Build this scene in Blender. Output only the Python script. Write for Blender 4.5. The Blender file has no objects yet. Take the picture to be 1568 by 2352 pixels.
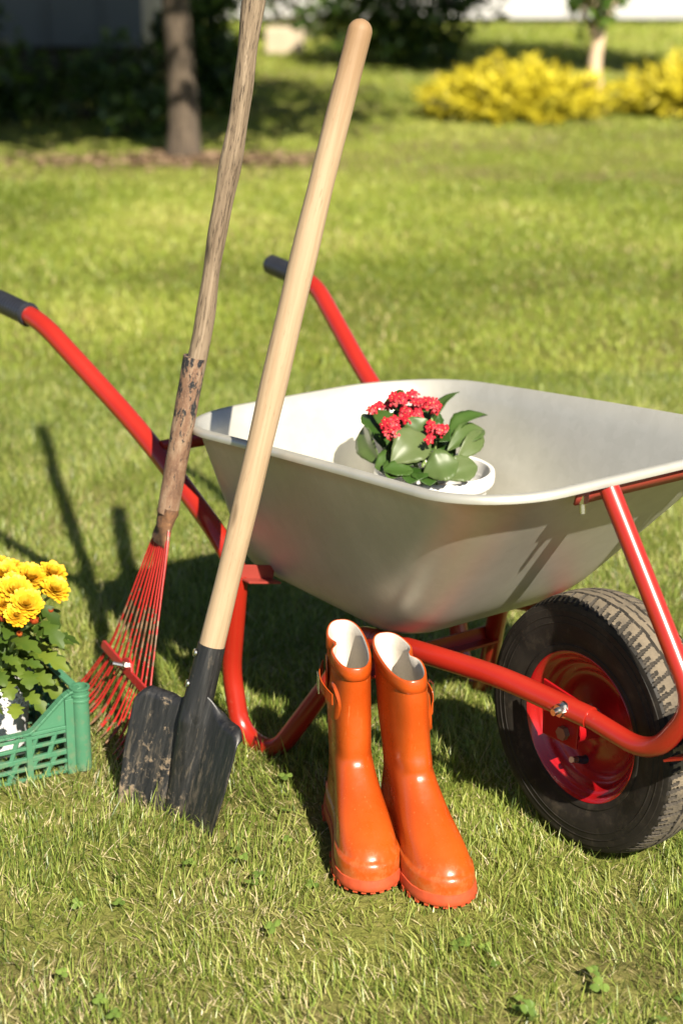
import bpy, bmesh, math, random
import numpy as np
from mathutils import Vector, Matrix, Euler
random.seed(7); rng = np.random.default_rng(11)
SC = bpy.context.scene
COL = SC.collection
PI = math.pi

# ------------------------------------------------------------------ camera, sky, sun, exposure
CAM_H, CAM_P, CAM_F = 1.32325, math.radians(17.991), 65.0
cam = bpy.data.objects.new('camera', bpy.data.cameras.new('camera')); COL.objects.link(cam)
cam.location = (0, 0, CAM_H); cam.rotation_euler = (PI/2 - CAM_P, 0, 0)
cd = cam.data
cd.sensor_fit = 'VERTICAL'; cd.sensor_height = 36; cd.sensor_width = 24; cd.lens = CAM_F
cd.clip_end = 500; cd.clip_start = 0.05
cd.dof.use_dof = True; cd.dof.focus_distance = 2.68; cd.dof.aperture_fstop = 3.6
SC.camera = cam
SUN = Vector((.47, -1.17, 1.0)).normalized()
w = bpy.data.worlds.new('World'); SC.world = w; w.use_nodes = True
nt = w.node_tree; bg = nt.nodes['Background']
sky = nt.nodes.new('ShaderNodeTexSky'); sky.sky_type = 'NISHITA'; sky.sun_disc = False
sky.sun_elevation = math.asin(SUN.z); sky.sun_rotation = math.atan2(SUN.x, SUN.y)
sky.air_density = .6; sky.dust_density = .4; sky.ozone_density = .6
nt.links.new(sky.outputs[0], bg.inputs[0]); bg.inputs[1].default_value = 0.05
sl = bpy.data.lights.new('sun', 'SUN'); sl.energy = 5.0; sl.angle = math.radians(.55); sl.color = (1, .91, .755)
so = bpy.data.objects.new('sun', sl); COL.objects.link(so)
so.rotation_euler = SUN.to_track_quat('Z', 'Y').to_euler()
SC.view_settings.view_transform = 'Standard'; SC.view_settings.look = 'None'
SC.view_settings.exposure = 1.42; SC.view_settings.gamma = 1.0
SC.cycles.use_denoising = True
SC.cycles.max_bounces = 8; SC.cycles.diffuse_bounces = 4; SC.cycles.glossy_bounces = 4
SC.cycles.transmission_bounces = 4; SC.cycles.transparent_max_bounces = 8
SC.cycles.sample_clamp_indirect = 6

# ------------------------------------------------------------------ helpers
def at(u, v, depth):
    """point seen at (u,v) of a 1568x2352 frame, `depth` metres along the view axis"""
    f = CAM_F/36*2352; a = (u-784)/f; b = -(v-1176)/f; c, s = math.cos(CAM_P), math.sin(CAM_P)
    return Vector((a*depth, (c+b*s)*depth, CAM_H+(-s+b*c)*depth))

def tag(o, label=None, cat=None, group=None, kind=None):
    if label: o['label'] = label
    if cat: o['category'] = cat
    if group: o['group'] = group
    if kind: o['kind'] = kind
    return o

def empty(name, loc=(0, 0, 0), rz=0.0, parent=None):
    o = bpy.data.objects.new(name, None); COL.objects.link(o)
    o.empty_display_size = .05; o.location = loc; o.rotation_euler = (0, 0, rz)
    if parent: o.parent = parent
    return o

class MB:
    def __init__(s): s.v = []; s.f = []; s.mi = []; s.c = []; s.t = []; s.off = Vector((0, 0, 0))
    def add(s, vs, fs, mi=0, coord=None, tint=0.0):
        b = len(s.v); s.v += [tuple(x) for x in vs]; s.f += [tuple(b+i for i in f) for f in fs]
        s.mi += [mi]*len(fs); s.c += [tuple(x) for x in (coord if coord is not None else vs)]
        s.t += list(tint) if hasattr(tint, '__len__') else [tint]*len(vs)
    def box(s, c, d, R=None, bev=0, mi=0):
        x, y, z = [k/2 for k in d]; c = Vector(c); vs = []
        for p in ((-x,-y,-z),(x,-y,-z),(x,y,-z),(-x,y,-z),(-x,-y,z),(x,-y,z),(x,y,z),(-x,y,z)):
            p = Vector(p); p = R @ p if R is not None else p; vs.append(c+p)
        s.add(vs, [(0,3,2,1),(4,5,6,7),(0,1,5,4),(1,2,6,5),(2,3,7,6),(3,0,4,7)], mi)
    def bar(s, a, b, wd, th, up=(0, 0, 1), mi=0):
        a, b = Vector(a), Vector(b); x = (b-a); L = x.length; x.normalize()
        y = Vector(up).cross(x).normalized(); z = x.cross(y)
        R = Matrix((x, y, z)).transposed(); s.box((a+b)/2, (L, wd, th), R, mi=mi)
    def tube(s, pts, r, n=20, cap=True, mi=0, tint=0.0, rs=None):
        pts = [Vector(p) for p in pts]; N = len(pts)
        T = [((pts[min(i+1, N-1)]-pts[max(i-1, 0)]).normalized()) for i in range(N)]
        up = Vector((0, 0, 1)) if abs(T[0].z) < .9 else Vector((1, 0, 0))
        x = up.cross(T[0]).normalized(); vs = []; cs = []; L = 0
        for i, p in enumerate(pts):
            if i: L += (p-pts[i-1]).length
            x = (x - T[i]*x.dot(T[i])).normalized(); y = T[i].cross(x)
            rr = r(i/(N-1)) if callable(r) else r
            for k in range(n):
                a = 2*PI*k/n; q = rr*(rs(i/(N-1), a) if rs else 1)
                vs.append(p + x*(q*math.cos(a)) + y*(q*math.sin(a))); cs.append((q*math.cos(a), q*math.sin(a), L))
        fs = [(i*n+k, i*n+(k+1) % n, (i+1)*n+(k+1) % n, (i+1)*n+k) for i in range(N-1) for k in range(n)]
        if cap:
            fs.append(tuple(range(n-1, -1, -1))); fs.append(tuple((N-1)*n+k for k in range(n)))
        s.add(vs, fs, mi, cs, tint)
    def rings(s, rs_, closed=True, cap0=False, cap1=False, mi=0, coord=None):
        n = len(rs_[0]); vs = [p for r in rs_ for p in r]; m = n if closed else n-1
        fs = [(i*n+k, i*n+(k+1) % n, (i+1)*n+(k+1) % n, (i+1)*n+k) for i in range(len(rs_)-1) for k in range(m)]
        if cap0: fs.append(tuple(range(n-1, -1, -1)))
        if cap1: fs.append(tuple((len(rs_)-1)*n+k for k in range(n)))
        s.add(vs, fs, mi, coord)
    def prism(s, poly, ax, h, mi=0):      # poly: 3D points, extruded along ax by h
        ax = Vector(ax)*h; n = len(poly); p = [Vector(q) for q in poly]
        s.add(p+[q+ax for q in p], [tuple(range(n-1,-1,-1)), tuple(range(n, 2*n))]+[(i,(i+1)%n,n+(i+1)%n,n+i) for i in range(n)], mi)
    def obj(s, name, mats, parent=None, org=None, smooth=True, angle=40, recalc=True, solid=0, subsurf=0, bevel=0):
        me = bpy.data.meshes.new(name)
        v = np.array(s.v, float).reshape(-1, 3)
        if org is not None: v = v - np.array(org)
        me.from_pydata(v.tolist(), [], s.f)
        a = me.attributes.new('co3', 'FLOAT_VECTOR', 'POINT'); a.data.foreach_set('vector', np.array(s.c, np.float32).ravel())
        a = me.attributes.new('tint', 'FLOAT', 'POINT'); a.data.foreach_set('value', np.array(s.t, np.float32))
        for m in (mats if isinstance(mats, (list, tuple)) else [mats]): me.materials.append(m)
        me.polygons.foreach_set('material_index', s.mi)
        if recalc:
            bm = bmesh.new(); bm.from_mesh(me); bmesh.ops.recalc_face_normals(bm, faces=bm.faces); bm.to_mesh(me); bm.free()
        if smooth:
            me.shade_smooth()
            if angle: me.set_sharp_from_angle(angle=math.radians(angle))
        o = bpy.data.objects.new(name, me); COL.objects.link(o)
        if parent: o.parent = parent
        if bevel:
            m = o.modifiers.new('bev', 'BEVEL'); m.width = bevel; m.segments = 2; m.limit_method = 'ANGLE'; m.angle_limit = math.radians(35)
        if solid:
            m = o.modifiers.new('sol', 'SOLIDIFY'); m.thickness = abs(solid); m.offset = -1 if solid > 0 else 1
        if subsurf:
            m = o.modifiers.new('ss', 'SUBSURF'); m.levels = m.render_levels = subsurf
        return o

def fillet(pts, r, n=9):
    """polyline with rounded corners"""
    P = [Vector(p) for p in pts]; rr = r if isinstance(r, (list, tuple)) else [r]*len(P); out = [P[0]]
    for i in range(1, len(P)-1):
        a, b, c = P[i-1], P[i], P[i+1]; d = min(rr[i], (a-b).length*.49, (c-b).length*.49)
        p, q = b+(a-b).normalized()*d, b+(c-b).normalized()*d
        for k in range(n+1):
            t = k/n; out.append(p*(1-t)**2 + b*(2*t*(1-t)) + q*t*t)
    out.append(P[-1]); res = [out[0]]
    for p in out[1:]:
        d = (p-res[-1]).length
        if d < 1e-5: continue
        m = max(1, int(d/.03)); a = res[-1]
        for k in range(1, m+1): res.append(a.lerp(p, k/m))
    return res

def crom(pts, m=8):
    P = [Vector(p) for p in pts]; P = [P[0]*2-P[1]]+P+[P[-1]*2-P[-2]]; out = []
    for i in range(1, len(P)-2):
        a, b, c, d = P[i-1:i+3]
        for k in range(m):
            t = k/m; out.append(.5*((2*b)+(c-a)*t+(2*a-5*b+4*c-d)*t*t+(3*b-a-3*c+d)*t**3))
    out.append(P[-2]); return out

def interp(x, xs, ys): return float(np.interp(x, xs, ys))

# ------------------------------------------------------------------ materials
class NT:
    def __init__(s, name):
        s.m = bpy.data.materials.new(name); s.m.use_nodes = True; s.t = s.m.node_tree; s.N = s.t.nodes
        s.p = s.N['Principled BSDF']; s.out = s.N['Material Output']
    def n(s, typ, **kw):
        x = s.N.new(typ)
        for k, v in kw.items():
            if k.startswith('i_'):
                key = k[2:]; key = int(key) if key.isdigit() else key.replace('_', ' ')
                s.set(x.inputs[key], v)
            else: setattr(x, k, v)
        return x
    def set(s, inp, v):
        if hasattr(v, 'is_output'): s.t.links.new(v, inp)
        elif isinstance(v, bpy.types.Node): s.t.links.new(v.outputs[0], inp)
        else:
            if isinstance(v, (tuple, list)) and len(v) == 3 and inp.type == 'RGBA': v = (*v, 1)
            inp.default_value = v
    def P(s, **kw):
        for k, v in kw.items(): s.set(s.p.inputs[k.replace('_', ' ')], v)
        return s
    def co(s, kind='Object', scale=None):
        if kind in ('co3',): o = s.n('ShaderNodeAttribute', attribute_name=kind).outputs['Vector']
        else: o = s.n('ShaderNodeTexCoord').outputs[kind]
        if scale is not None: o = s.n('ShaderNodeMapping', i_Vector=o, i_Scale=scale).outputs[0]
        return o
    def noise(s, vec, scale=5, detail=4, rough=.55, dist=0):
        return s.n('ShaderNodeTexNoise', i_Vector=vec, i_Scale=scale, i_Detail=detail, i_Roughness=rough, i_Distortion=dist).outputs[0]
    def ramp(s, fac, stops, interp='LINEAR'):
        r = s.n('ShaderNodeValToRGB', i_Fac=fac); e = r.color_ramp; e.interpolation = interp
        while len(e.elements) < len(stops): e.elements.new(.5)
        for el, (p, c) in zip(e.elements, stops):
            el.position = p; el.color = (*c, 1) if hasattr(c, '__len__') else (c, c, c, 1)
        return r.outputs[0]
    def mix(s, fac, a, b, blend='MIX'):
        x = s.n('ShaderNodeMix', data_type='RGBA', blend_type=blend)
        s.set(x.inputs[0], fac); s.set(x.inputs[6], a); s.set(x.inputs[7], b); return x.outputs[2]
    def math(s, op, a, b=0.0):
        x = s.n('ShaderNodeMath', operation=op); s.set(x.inputs[0], a); s.set(x.inputs[1], b); return x.outputs[0]
    def bump(s, h, strength=.3, dist=.002):
        b = s.n('ShaderNodeBump', i_Strength=strength, i_Distance=dist, i_Height=h); s.t.links.new(b.outputs[0], s.p.inputs['Normal']); return s

def simple(name, col, rough=.5, metal=0, coat=0, vary=.12, scale=25, bump=0, spec=.5):
    t = NT(name); n = t.noise(t.co(), scale, 5)
    dark = tuple(c*(1-vary) for c in col); lite = tuple(min(1, c*(1+vary)) for c in col)
    t.P(Base_Color=t.ramp(n, [(.3, dark), (.7, lite)]), Roughness=rough, Metallic=metal, Coat_Weight=coat, Specular_IOR_Level=spec)
    if bump: t.bump(n, bump, .002)
    return t.m

M = {}
def red_paint(name, col, r=.28):
    t = NT(name); c = t.co()
    n = t.noise(c, 9, 6); sp = t.noise(c, 260, 2)
    scuff = t.ramp(t.noise(c, 34, 8, .7), [(.66, 0), (.72, 1)])
    b = t.mix(t.ramp(n, [(.3, 0), (.75, 1)]), tuple(k*.86 for k in col), col)
    b = t.mix(t.math('MULTIPLY', scuff, .25), b, (.30, .12, .08))
    t.P(Base_Color=b, Roughness=t.ramp(n, [(.3, r), (.8, r+.14)]), Coat_Weight=.35, Coat_Roughness=.12); t.bump(t.noise(c, 120, 3), .06, .001); return t.m
M['red'] = red_paint('red_paint', (.29, .0145, .0065))
M['rimred'] = red_paint('red_rim_enamel', (.30, .0050, .0075), .2)
M['rust_red'] = red_paint('red_primer', (.24, .03, .02), .5)

t = NT('galvanised_steel'); c = t.co()
n1 = t.noise(t.co('Object', (3, 3, 1.5)), 5, 5, .5); n2 = t.noise(c, 3, 5)
vv = t.n('ShaderNodeRGBToBW', i_Color=t.n('ShaderNodeTexVoronoi', i_Vector=c, i_Scale=70).outputs['Color']).outputs[0]
st = t.noise(t.co('Object', (26, 26, 1.2)), 6, 4)
b = t.mix(t.ramp(n1, [(.3, 0), (.75, 1)]), (.42, .41, .36), (.475, .465, .41))
b = t.mix(.03, b, vv); scr_ = t.noise(t.co('Object', (2, 60, 8)), 8, 5, .7); b = t.mix(t.ramp(scr_, [(.66, 0), (.72, .16)]), b, (.28, .27, .24))
sm = t.noise(c, 13, 8, .7); b = t.mix(t.ramp(sm, [(.64, 0), (.76, .14)]), b, (.26, .22, .16)); b = t.mix(t.ramp(st, [(.62, 0), (.82, .2)]), b, (.36, .32, .23))
t.P(Base_Color=b, Metallic=.5, Roughness=t.ramp(n2, [(.3, .42), (.7, .52)]), Specular_IOR_Level=.4); t.bump(n2, .05, .01); M['steel'] = t.m

t = NT('zinc_bolt'); t.P(Base_Color=(.62, .60, .55), Metallic=1.0, Roughness=.25); M['zinc'] = t.m
t = NT('brown_bolt'); t.P(Base_Color=(.24, .16, .11), Metallic=.7, Roughness=.45); M['bolt_brown'] = t.m
M['black_rubber'] = simple('grip_rubber', (.016, .017, .022), .42, vary=.2, scale=60)
t = NT('tyre_rubber'); c = t.co(); n = t.noise(c, 18, 6)
tb = t.ramp(n, [(.35, (.009, .0078, .0064)), (.75, (.026, .0215, .017))])
tb = t.mix(t.ramp(t.noise(c, 48, 8, .75), [(.52, 0), (.8, .42)]), tb, (.11, .088, .06))
t.P(Base_Color=tb, Roughness=t.ramp(n, [(.3, .55), (.7, .72)]), Specular_IOR_Level=.22); t.bump(t.noise(c, 140, 3), .15, .001); M['tyre'] = t.m
t = NT('dusty_tread'); c = t.co(); n = t.noise(c, 16, 8, .65)
ck = t.n('ShaderNodeTexVoronoi', i_Vector=c, i_Scale=330).outputs['Distance']
b = t.ramp(n, [(.30, (.04, .034, .027)), (.52, (.125, .10, .068)), (.8, (.20, .16, .11))])
t.P(Base_Color=b, Roughness=.9); t.bump(ck, .5, .0012); M['tread'] = t.m

M['groove'] = simple('tread_groove', (.035, .029, .022), .95, vary=.5, scale=40)
def wood(name, stops, streak, dark, bumpv, rough):
    t = NT(name); v = t.co('co3', (1, 1, .035)); v2 = t.co('co3', (1, 1, .11))
    n = t.noise(v, 150, 6, .6, .4); n2 = t.noise(v2, 320, 5, .7); n3 = t.noise(t.co('co3', (1, 1, .4)), 9, 4)
    b = t.ramp(n, stops); b = t.mix(t.ramp(n2, [(streak, 0), (streak+.14, 1)]), b, dark)
    b = t.mix(t.ramp(n3, [(.5, 0), (.85, .35)]), b, tuple(k*.55 for k in stops[0][1]))
    kn = t.n('ShaderNodeTexVoronoi', i_Vector=t.co('co3', (1, 1, .22)), i_Scale=21).outputs['Distance']; b = t.mix(t.ramp(kn, [(.05, .75), (.13, 0)]), b, tuple(k*.5 for k in dark))
    t.P(Base_Color=b, Roughness=rough, Specular_IOR_Level=.3); t.bump(t.math('ADD', n, t.math('MULTIPLY', n2, .6)), bumpv, .004); return t
t = wood('new_pale_wood', [(.3, (.26, .178, .105)), (.52, (.315, .228, .142)), (.8, (.35, .262, .172))], .60, (.17, .105, .055), .22, .6)
hd = t.n('ShaderNodeSeparateXYZ', i_Vector=t.co('co3')).outputs[2]
base = t.p.inputs['Base Color'].links[0].from_socket
t.P(Base_Color=t.mix(t.ramp(hd, [(.80, 0), (.96, .72)]), base, (.18, .10, .045)))   # hand-worn, darker top end
M['wood_new'] = t.m
M['wood_old'] = wood('weathered_wood', [(.3, (.10, .07, .045)), (.5, (.185, .137, .09)), (.75, (.28, .215, .148))], .52, (.04, .027, .017), .6, .75).m

t = NT('rusty_ferrule'); v = t.co('co3', (1, 1, .35)); n = t.noise(v, 60, 8, .65); n2 = t.noise(v, 110, 6, .7); n3 = t.noise(t.co('co3'), 340, 3)
b = t.ramp(n, [(.32, (.07, .034, .02)), (.5, (.165, .092, .055)), (.68, (.27, .19, .125))])
z = t.n('ShaderNodeSeparateXYZ', i_Vector=t.co('co3')).outputs[2]
mk = t.ramp(t.math('ADD', n2, t.math('MULTIPLY', z, .55)), [(.63, 0), (.655, 1)])
b = t.mix(mk, b, (.009, .010, .013)); b = t.mix(t.ramp(n3, [(.55, 0), (.7, .4)]), b, (.27, .205, .14))
t.P(Base_Color=b, Roughness=.75, Metallic=.1); t.bump(t.math('ADD', n2, n3), .5, .002); M['rust'] = t.m
t = NT('rust_orange'); n = t.noise(t.co(), 90, 6, .7)
t.P(Base_Color=t.ramp(n, [(.3, (.04, .022, .013)), (.55, (.13, .06, .025)), (.75, (.22, .11, .042))]), Roughness=.85); t.bump(n, .6, .003); M['rust2'] = t.m

t = NT('tine_red_paint'); z = t.n('ShaderNodeSeparateXYZ', i_Vector=t.co('co3')).outputs[2]
n = t.noise(t.co(), 90, 5, .7)
band = t.ramp(z, [(0, .75), (.10, .6), (.13, 0), (.30, 0), (.50, .75), (.60, .55), (.68, .0), (.85, .15), (1, .75)])
mk = t.math('GREATER_THAN', t.math('ADD', n, t.math('MULTIPLY', band, .32)), .68)
t.P(Base_Color=t.mix(mk, (.33, .016, .013), t.ramp(t.noise(t.co(), 60, 3), [(.3, (.08, .04, .02)), (.7, (.24, .15, .09))])), Roughness=.42); M['tine'] = t.m

t = NT('black_shovel_enamel'); v = t.co('co3', (1, 1, .07)); c3 = t.co('co3')
scr = t.noise(v, 170, 6, .7); scr2 = t.noise(t.co('co3', (1, 1, .2)), 120, 6, .75); cl = t.math('ADD', t.math('MULTIPLY', t.noise(c3, 24, 9, .72), .72), t.math('MULTIPLY', t.noise(c3, 120, 5, .7), .28)); lo = t.noise(c3, 7, 3)
sp = t.n('ShaderNodeSeparateXYZ', i_Vector=c3); zz = sp.outputs[2]; xx = sp.outputs[0]
b = t.ramp(scr, [(.35, (.006, .0063, .0075)), (.62, (.016, .016, .0165)), (.76, (.07, .064, .055))])
wear = t.ramp(zz, [(.02, 1.0), (.10, .72), (.19, .2), (.24, .05)])
mk = t.ramp(t.math('ADD', scr2, t.math('MULTIPLY', wear, .12)), [(.60, 0), (.76, .5)])
b = t.mix(mk, b, (.13, .105, .075))
dm = t.math('SUBTRACT', t.math('ADD', cl, t.math('MULTIPLY', wear, .13)), t.math('MULTIPLY', t.math('MAXIMUM', xx, 0), 2.2))
soil = t.ramp(dm, [(.632, 0), (.675, .9)])
edge = t.ramp(t.math('ADD', t.math('MULTIPLY', zz, -9), t.math('MULTIPLY', cl, 1.1)), [(.42, 0), (.60, .85)])
b = t.mix(t.math('MAXIMUM', soil, edge), b, t.ramp(t.noise(c3, 160, 3), [(.3, (.12, .088, .055)), (.7, (.22, .165, .105))]))
t.P(Base_Color=b, Roughness=t.mix(soil, t.ramp(scr, [(.3, .34), (.7, .55)]), (.95, .95, .95)), Specular_IOR_Level=.5)
t.bump(t.math('ADD', soil, t.math('MULTIPLY', scr, .4)), .35, .002); M['shovel'] = t.m

t = NT('orange_rubber'); c = t.co(); n = t.noise(c, 7, 4); cr = t.noise(c, 190, 6, .7)
mk = t.ramp(n, [(.25, 0), (.75, 1)])
b = t.mix(mk, (.30, .037, .003), (.375, .062, .006)); b = t.mix(t.ramp(cr, [(.60, 0), (.85, .2)]), b, (.44, .14, .03))
zb = t.n('ShaderNodeSeparateXYZ', i_Vector=c).outputs[2]; dn = t.noise(c, 60, 8, .72)
du = t.ramp(t.math('ADD', t.math('MULTIPLY', zb, -4.2), dn), [(.30, 0), (.62, .45)])
b = t.mix(du, b, (.40, .20, .075))
sc_ = t.ramp(t.noise(t.co('Object', (1, 1, .12)), 240, 4, .6), [(.66, 0), (.70, .35)]); b = t.mix(sc_, b, (.52, .17, .05))
t.P(Base_Color=b, Roughness=t.math('ADD', t.ramp(t.noise(c, 28, 6, .65), [(.3, .22), (.75, .42)]), t.math('MULTIPLY', du, .5)), Coat_Weight=.2, Coat_Roughness=.2)
t.bump(t.math('ADD', t.math('MULTIPLY', cr, .35), t.math('ADD', n, t.math('MULTIPLY', t.noise(t.co('Object', (1, 1, 2.6)), 20, 3), .7))), .16, .004); M['boot'] = t.m
M['boot_sole'] = simple('orange_sole_rubber', (.40, .056, .018), .55, vary=.2, scale=60, bump=.12)
t = NT('canvas_lining'); c = t.co(); wv = t.n('ShaderNodeTexWave', i_Vector=c, i_Scale=330, i_Distortion=1.0).outputs[1]
n = t.noise(c, 300, 3); t.P(Base_Color=t.mix(n, (.40, .365, .31), (.52, .48, .42)), Roughness=.95); t.bump(t.math('ADD', wv, n), .3, .001); M['lining'] = t.m
t = NT('green_plastic'); c = t.co(); n = t.noise(c, 30, 5); zc = t.n('ShaderNodeSeparateXYZ', i_Vector=c).outputs[2]
b = t.mix(n, (.042, .135, .074), (.055, .17, .094)); dm = t.ramp(t.math('SUBTRACT', t.noise(c, 55, 8, .7), t.math('MULTIPLY', zc, 1.3)), [(.42, 0), (.62, .55)])
b = t.mix(dm, b, (.16, .15, .09)); b = t.mix(t.ramp(t.noise(t.co('Object', (1, 1, 6)), 130, 4, .7), [(.66, 0), (.72, .3)]), b, (.20, .36, .27))
t.P(Base_Color=b, Roughness=t.ramp(n, [(.3, .34), (.7, .5)])); t.bump(n, .08, .002); M['crate'] = t.m
M['white_pot'] = simple('white_plastic', (.68, .67, .65), .35, vary=.03)
M['lace_pot'] = simple('pale_lace_pot', (.55, .54, .55), .5, vary=.04)
M['soil'] = simple('potting_soil', (.035, .024, .015), .95, vary=.5, scale=90, bump=.8)

def leafmat(name, stops, rough=.45, trans=.3, attr='tint', spec=.4, nz=30):
    t = NT(name); a = t.n('ShaderNodeAttribute', attribute_name=attr).outputs['Fac']; n = t.noise(t.co(), nz, 3)
    f = t.math('ADD', a, t.math('MULTIPLY', t.math('SUBTRACT', n, .5), .35)); col = t.ramp(f, stops)
    t.P(Base_Color=col, Roughness=rough, Specular_IOR_Level=spec)
    if trans:
        tr = t.n('ShaderNodeBsdfTranslucent'); t.set(tr.inputs[0], t.mix(.35, col, (.30, .36, .02), 'MIX'))
        mx = t.n('ShaderNodeMixShader', i_0=trans); t.t.links.new(t.p.outputs[0], mx.inputs[1]); t.t.links.new(tr.outputs[0], mx.inputs[2]); t.t.links.new(mx.outputs[0], t.out.inputs[0])
    return t.m
M['grass'] = leafmat('grass_blades', [(.0, (.05, .085, .014)), (.3, (.15, .21, .032)), (.55, (.30, .36, .075)), (.72, (.42, .42, .14)), (.80, (.48, .40, .21)), (1, (.62, .53, .34))], .38, .38, nz=3)
M['lawn'] = leafmat('lawn_blades', [(.0, (.10, .14, .015)), (.35, (.225, .285, .038)), (.7, (.345, .40, .068)), (.84, (.44, .43, .12)), (1, (.52, .43, .21))], .5, .42, nz=.8)
M['clover'] = leafmat('clover_leaves', [(0, (.06, .115, .02)), (1, (.18, .26, .05))], .5, .3)
M['kal'] = leafmat('thick_green_leaf', [(0, (.016, .05, .006)), (.5, (.045, .09, .016)), (1, (.11, .135, .055))], .42, .2, spec=.35)
M['kalflower'] = leafmat('crimson_petals', [(0, (.28, .004, .012)), (.75, (.47, .012, .03)), (.9, (.62, .16, .09)), (1, (.62, .46, .18))], .5, .2)
M['stem'] = leafmat('green_stem', [(0, (.10, .17, .04)), (1, (.26, .33, .12))], .5, 0)
M['mumleaf'] = leafmat('chrysanthemum_leaf', [(0, (.018, .040, .006)), (.5, (.052, .092, .012)), (1, (.15, .19, .022))], .5, .32, spec=.25)
M['mum'] = leafmat('yellow_petals', [(0, (.42, .06, .005)), (.4, (.58, .19, .007)), (.65, (.66, .36, .010)), (1, (.70, .49, .035))], .55, .25)
M['bud'] = leafmat('red_bud', [(0, (.27, .018, .008)), (1, (.44, .12, .02))], .5, .1)
M['juniper'] = leafmat('golden_foliage', [(0, (.15, .145, .010)), (.4, (.50, .42, .018)), (1, (.72, .62, .04))], .6, .2, nz=3)
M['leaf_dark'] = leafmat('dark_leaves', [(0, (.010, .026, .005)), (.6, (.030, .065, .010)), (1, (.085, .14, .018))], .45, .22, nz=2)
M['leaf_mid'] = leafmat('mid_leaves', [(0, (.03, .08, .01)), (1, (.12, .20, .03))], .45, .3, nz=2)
M['litter'] = leafmat('dry_leaves', [(0, (.06, .035, .02)), (.6, (.20, .125, .075)), (1, (.34, .24, .15))], .8, .1)
t = NT('bark'); v = t.co('co3', (1, 1, .2)); n = t.noise(v, 40, 8, .7)
t.P(Base_Color=t.ramp(n, [(.3, (.028, .021, .014)), (.7, (.13, .096, .066))]), Roughness=.95); t.bump(n, .8, .02); M['bark'] = t.m
t = NT('pale_bark'); v = t.co('co3', (1, 1, .3)); n = t.noise(v, 30, 6, .7)
t.P(Base_Color=t.ramp(n, [(.3, (.34, .24, .15)), (.7, (.56, .43, .30))]), Roughness=.9); t.bump(n, .5, .01); M['bark_pale'] = t.m
M['wall_white'] = simple('white_wall', (.40, .40, .40), .8, vary=.05, scale=1.5)
M['plinth'] = simple('concrete_plinth', (.20, .19, .17), .9, vary=.3, scale=4, bump=.3)
M['siding'] = simple('grey_siding', (.085, .097, .095), .55, vary=.1, scale=2)
M['dark_base'] = simple('dark_plinth', (.035, .028, .022), .9, vary=.4, scale=3, bump=.3)
M['stone'] = simple('beige_stone', (.36, .30, .215), .9, vary=.12, scale=6, bump=.3)

t = NT('ground_soil'); c = t.co(); n = t.noise(c, 1.1, 6, .6); f = t.noise(c, 60, 8, .7); m2 = t.noise(c, 9, 6, .65)
a = t.ramp(f, [(.3, (.06, .058, .018)), (.55, (.19, .165, .062)), (.75, (.36, .285, .145))])
b = t.ramp(f, [(.3, (.12, .15, .022)), (.7, (.26, .285, .055))])
col = t.mix(t.ramp(n, [(.4, 0), (.6, 1)]), a, b); col = t.mix(t.ramp(m2, [(.64, 0), (.72, .8)]), col, (.27, .185, .10))
t.P(Base_Color=col, Roughness=1.0, Specular_IOR_Level=.1); t.bump(f, .8, .02); M['ground'] = t.m

# ------------------------------------------------------------------ ground
mb = MB(); g = 40; xs = np.linspace(-60, 60, g+1); ys = np.linspace(-20, 100, g+1)
vs = [(x, y, 0) for y in ys for x in xs]
mb.add(vs, [(j*(g+1)+i, j*(g+1)+i+1, (j+1)*(g+1)+i+1, (j+1)*(g+1)+i) for j in range(g) for i in range(g)])
tag(mb.obj('ground', M['ground'], smooth=False), kind='structure')

# ------------------------------------------------------------------ wheelbarrow
WX, WY, YAW = .38024, 2.48615, math.radians(-54.125)
wb = empty('wheelbarrow', (WX, WY, 0), YAW)
tag(wb, 'red framed wheelbarrow with a galvanised grey tray and one black tyre, standing on the lawn', 'wheelbarrow')
def B(x, y, z): return Vector((x, -y, z))      # +y here = the side nearer the camera
def W2B(p): return Matrix.Rotation(-YAW, 3, 'Z') @ (Vector(p)-Vector((WX, WY, 0)))
def B2W(x, y, z): return Matrix.Rotation(YAW, 3, 'Z') @ B(x, y, z) + Vector((WX, WY, 0))

def outline(xr, xf, yr, yf, rr, rf, n=14):
    o = []
    def corner(cx, cy, r, a0):
        for k in np.linspace(a0, a0+PI/2, n): o.append((cx+r*math.cos(k), cy+r*math.sin(k)))
    corner(xf-rf, yf-rf, rf, 0); corner(xr+rr, yr-rr, rr, PI/2); corner(xr+rr, -yr+rr, rr, PI); corner(xf-rf, -yf+rf, rf, 1.5*PI)
    o = np.array(o); out = []
    for a, b in zip(o, np.roll(o, -1, 0)):              # subdivide the straight runs
        m = max(1, int(np.hypot(*(b-a))/.03)); out += [a+(b-a)*k/m for k in range(m)]
    return np.array(out)
def rimz(x): s = (x+.803)/.88; return .521+.077*s+.016*s*(1-s)
O_ = lambda ins: outline(-.803+ins, .077-ins, .285-ins, .298-ins, .186-ins*.6, .139-ins*.6)
nO = len(O_(0))
def resample(o, ref):
    return o
def ring_rim(ins, dz):
    o = outline(-.803, .077, .285, .298, .186, .139); c = np.array([-.36, 0]); 
    nrm = np.roll(o, -1, 0)-np.roll(o, 1, 0); nrm = np.c_[nrm[:, 1], -nrm[:, 0]]; nrm /= np.linalg.norm(nrm, axis=1)[:, None]
    p = o - nrm*ins; return np.c_[p, rimz(o[:, 0])+dz]
R0 = ring_rim(.013, -.001)
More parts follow.
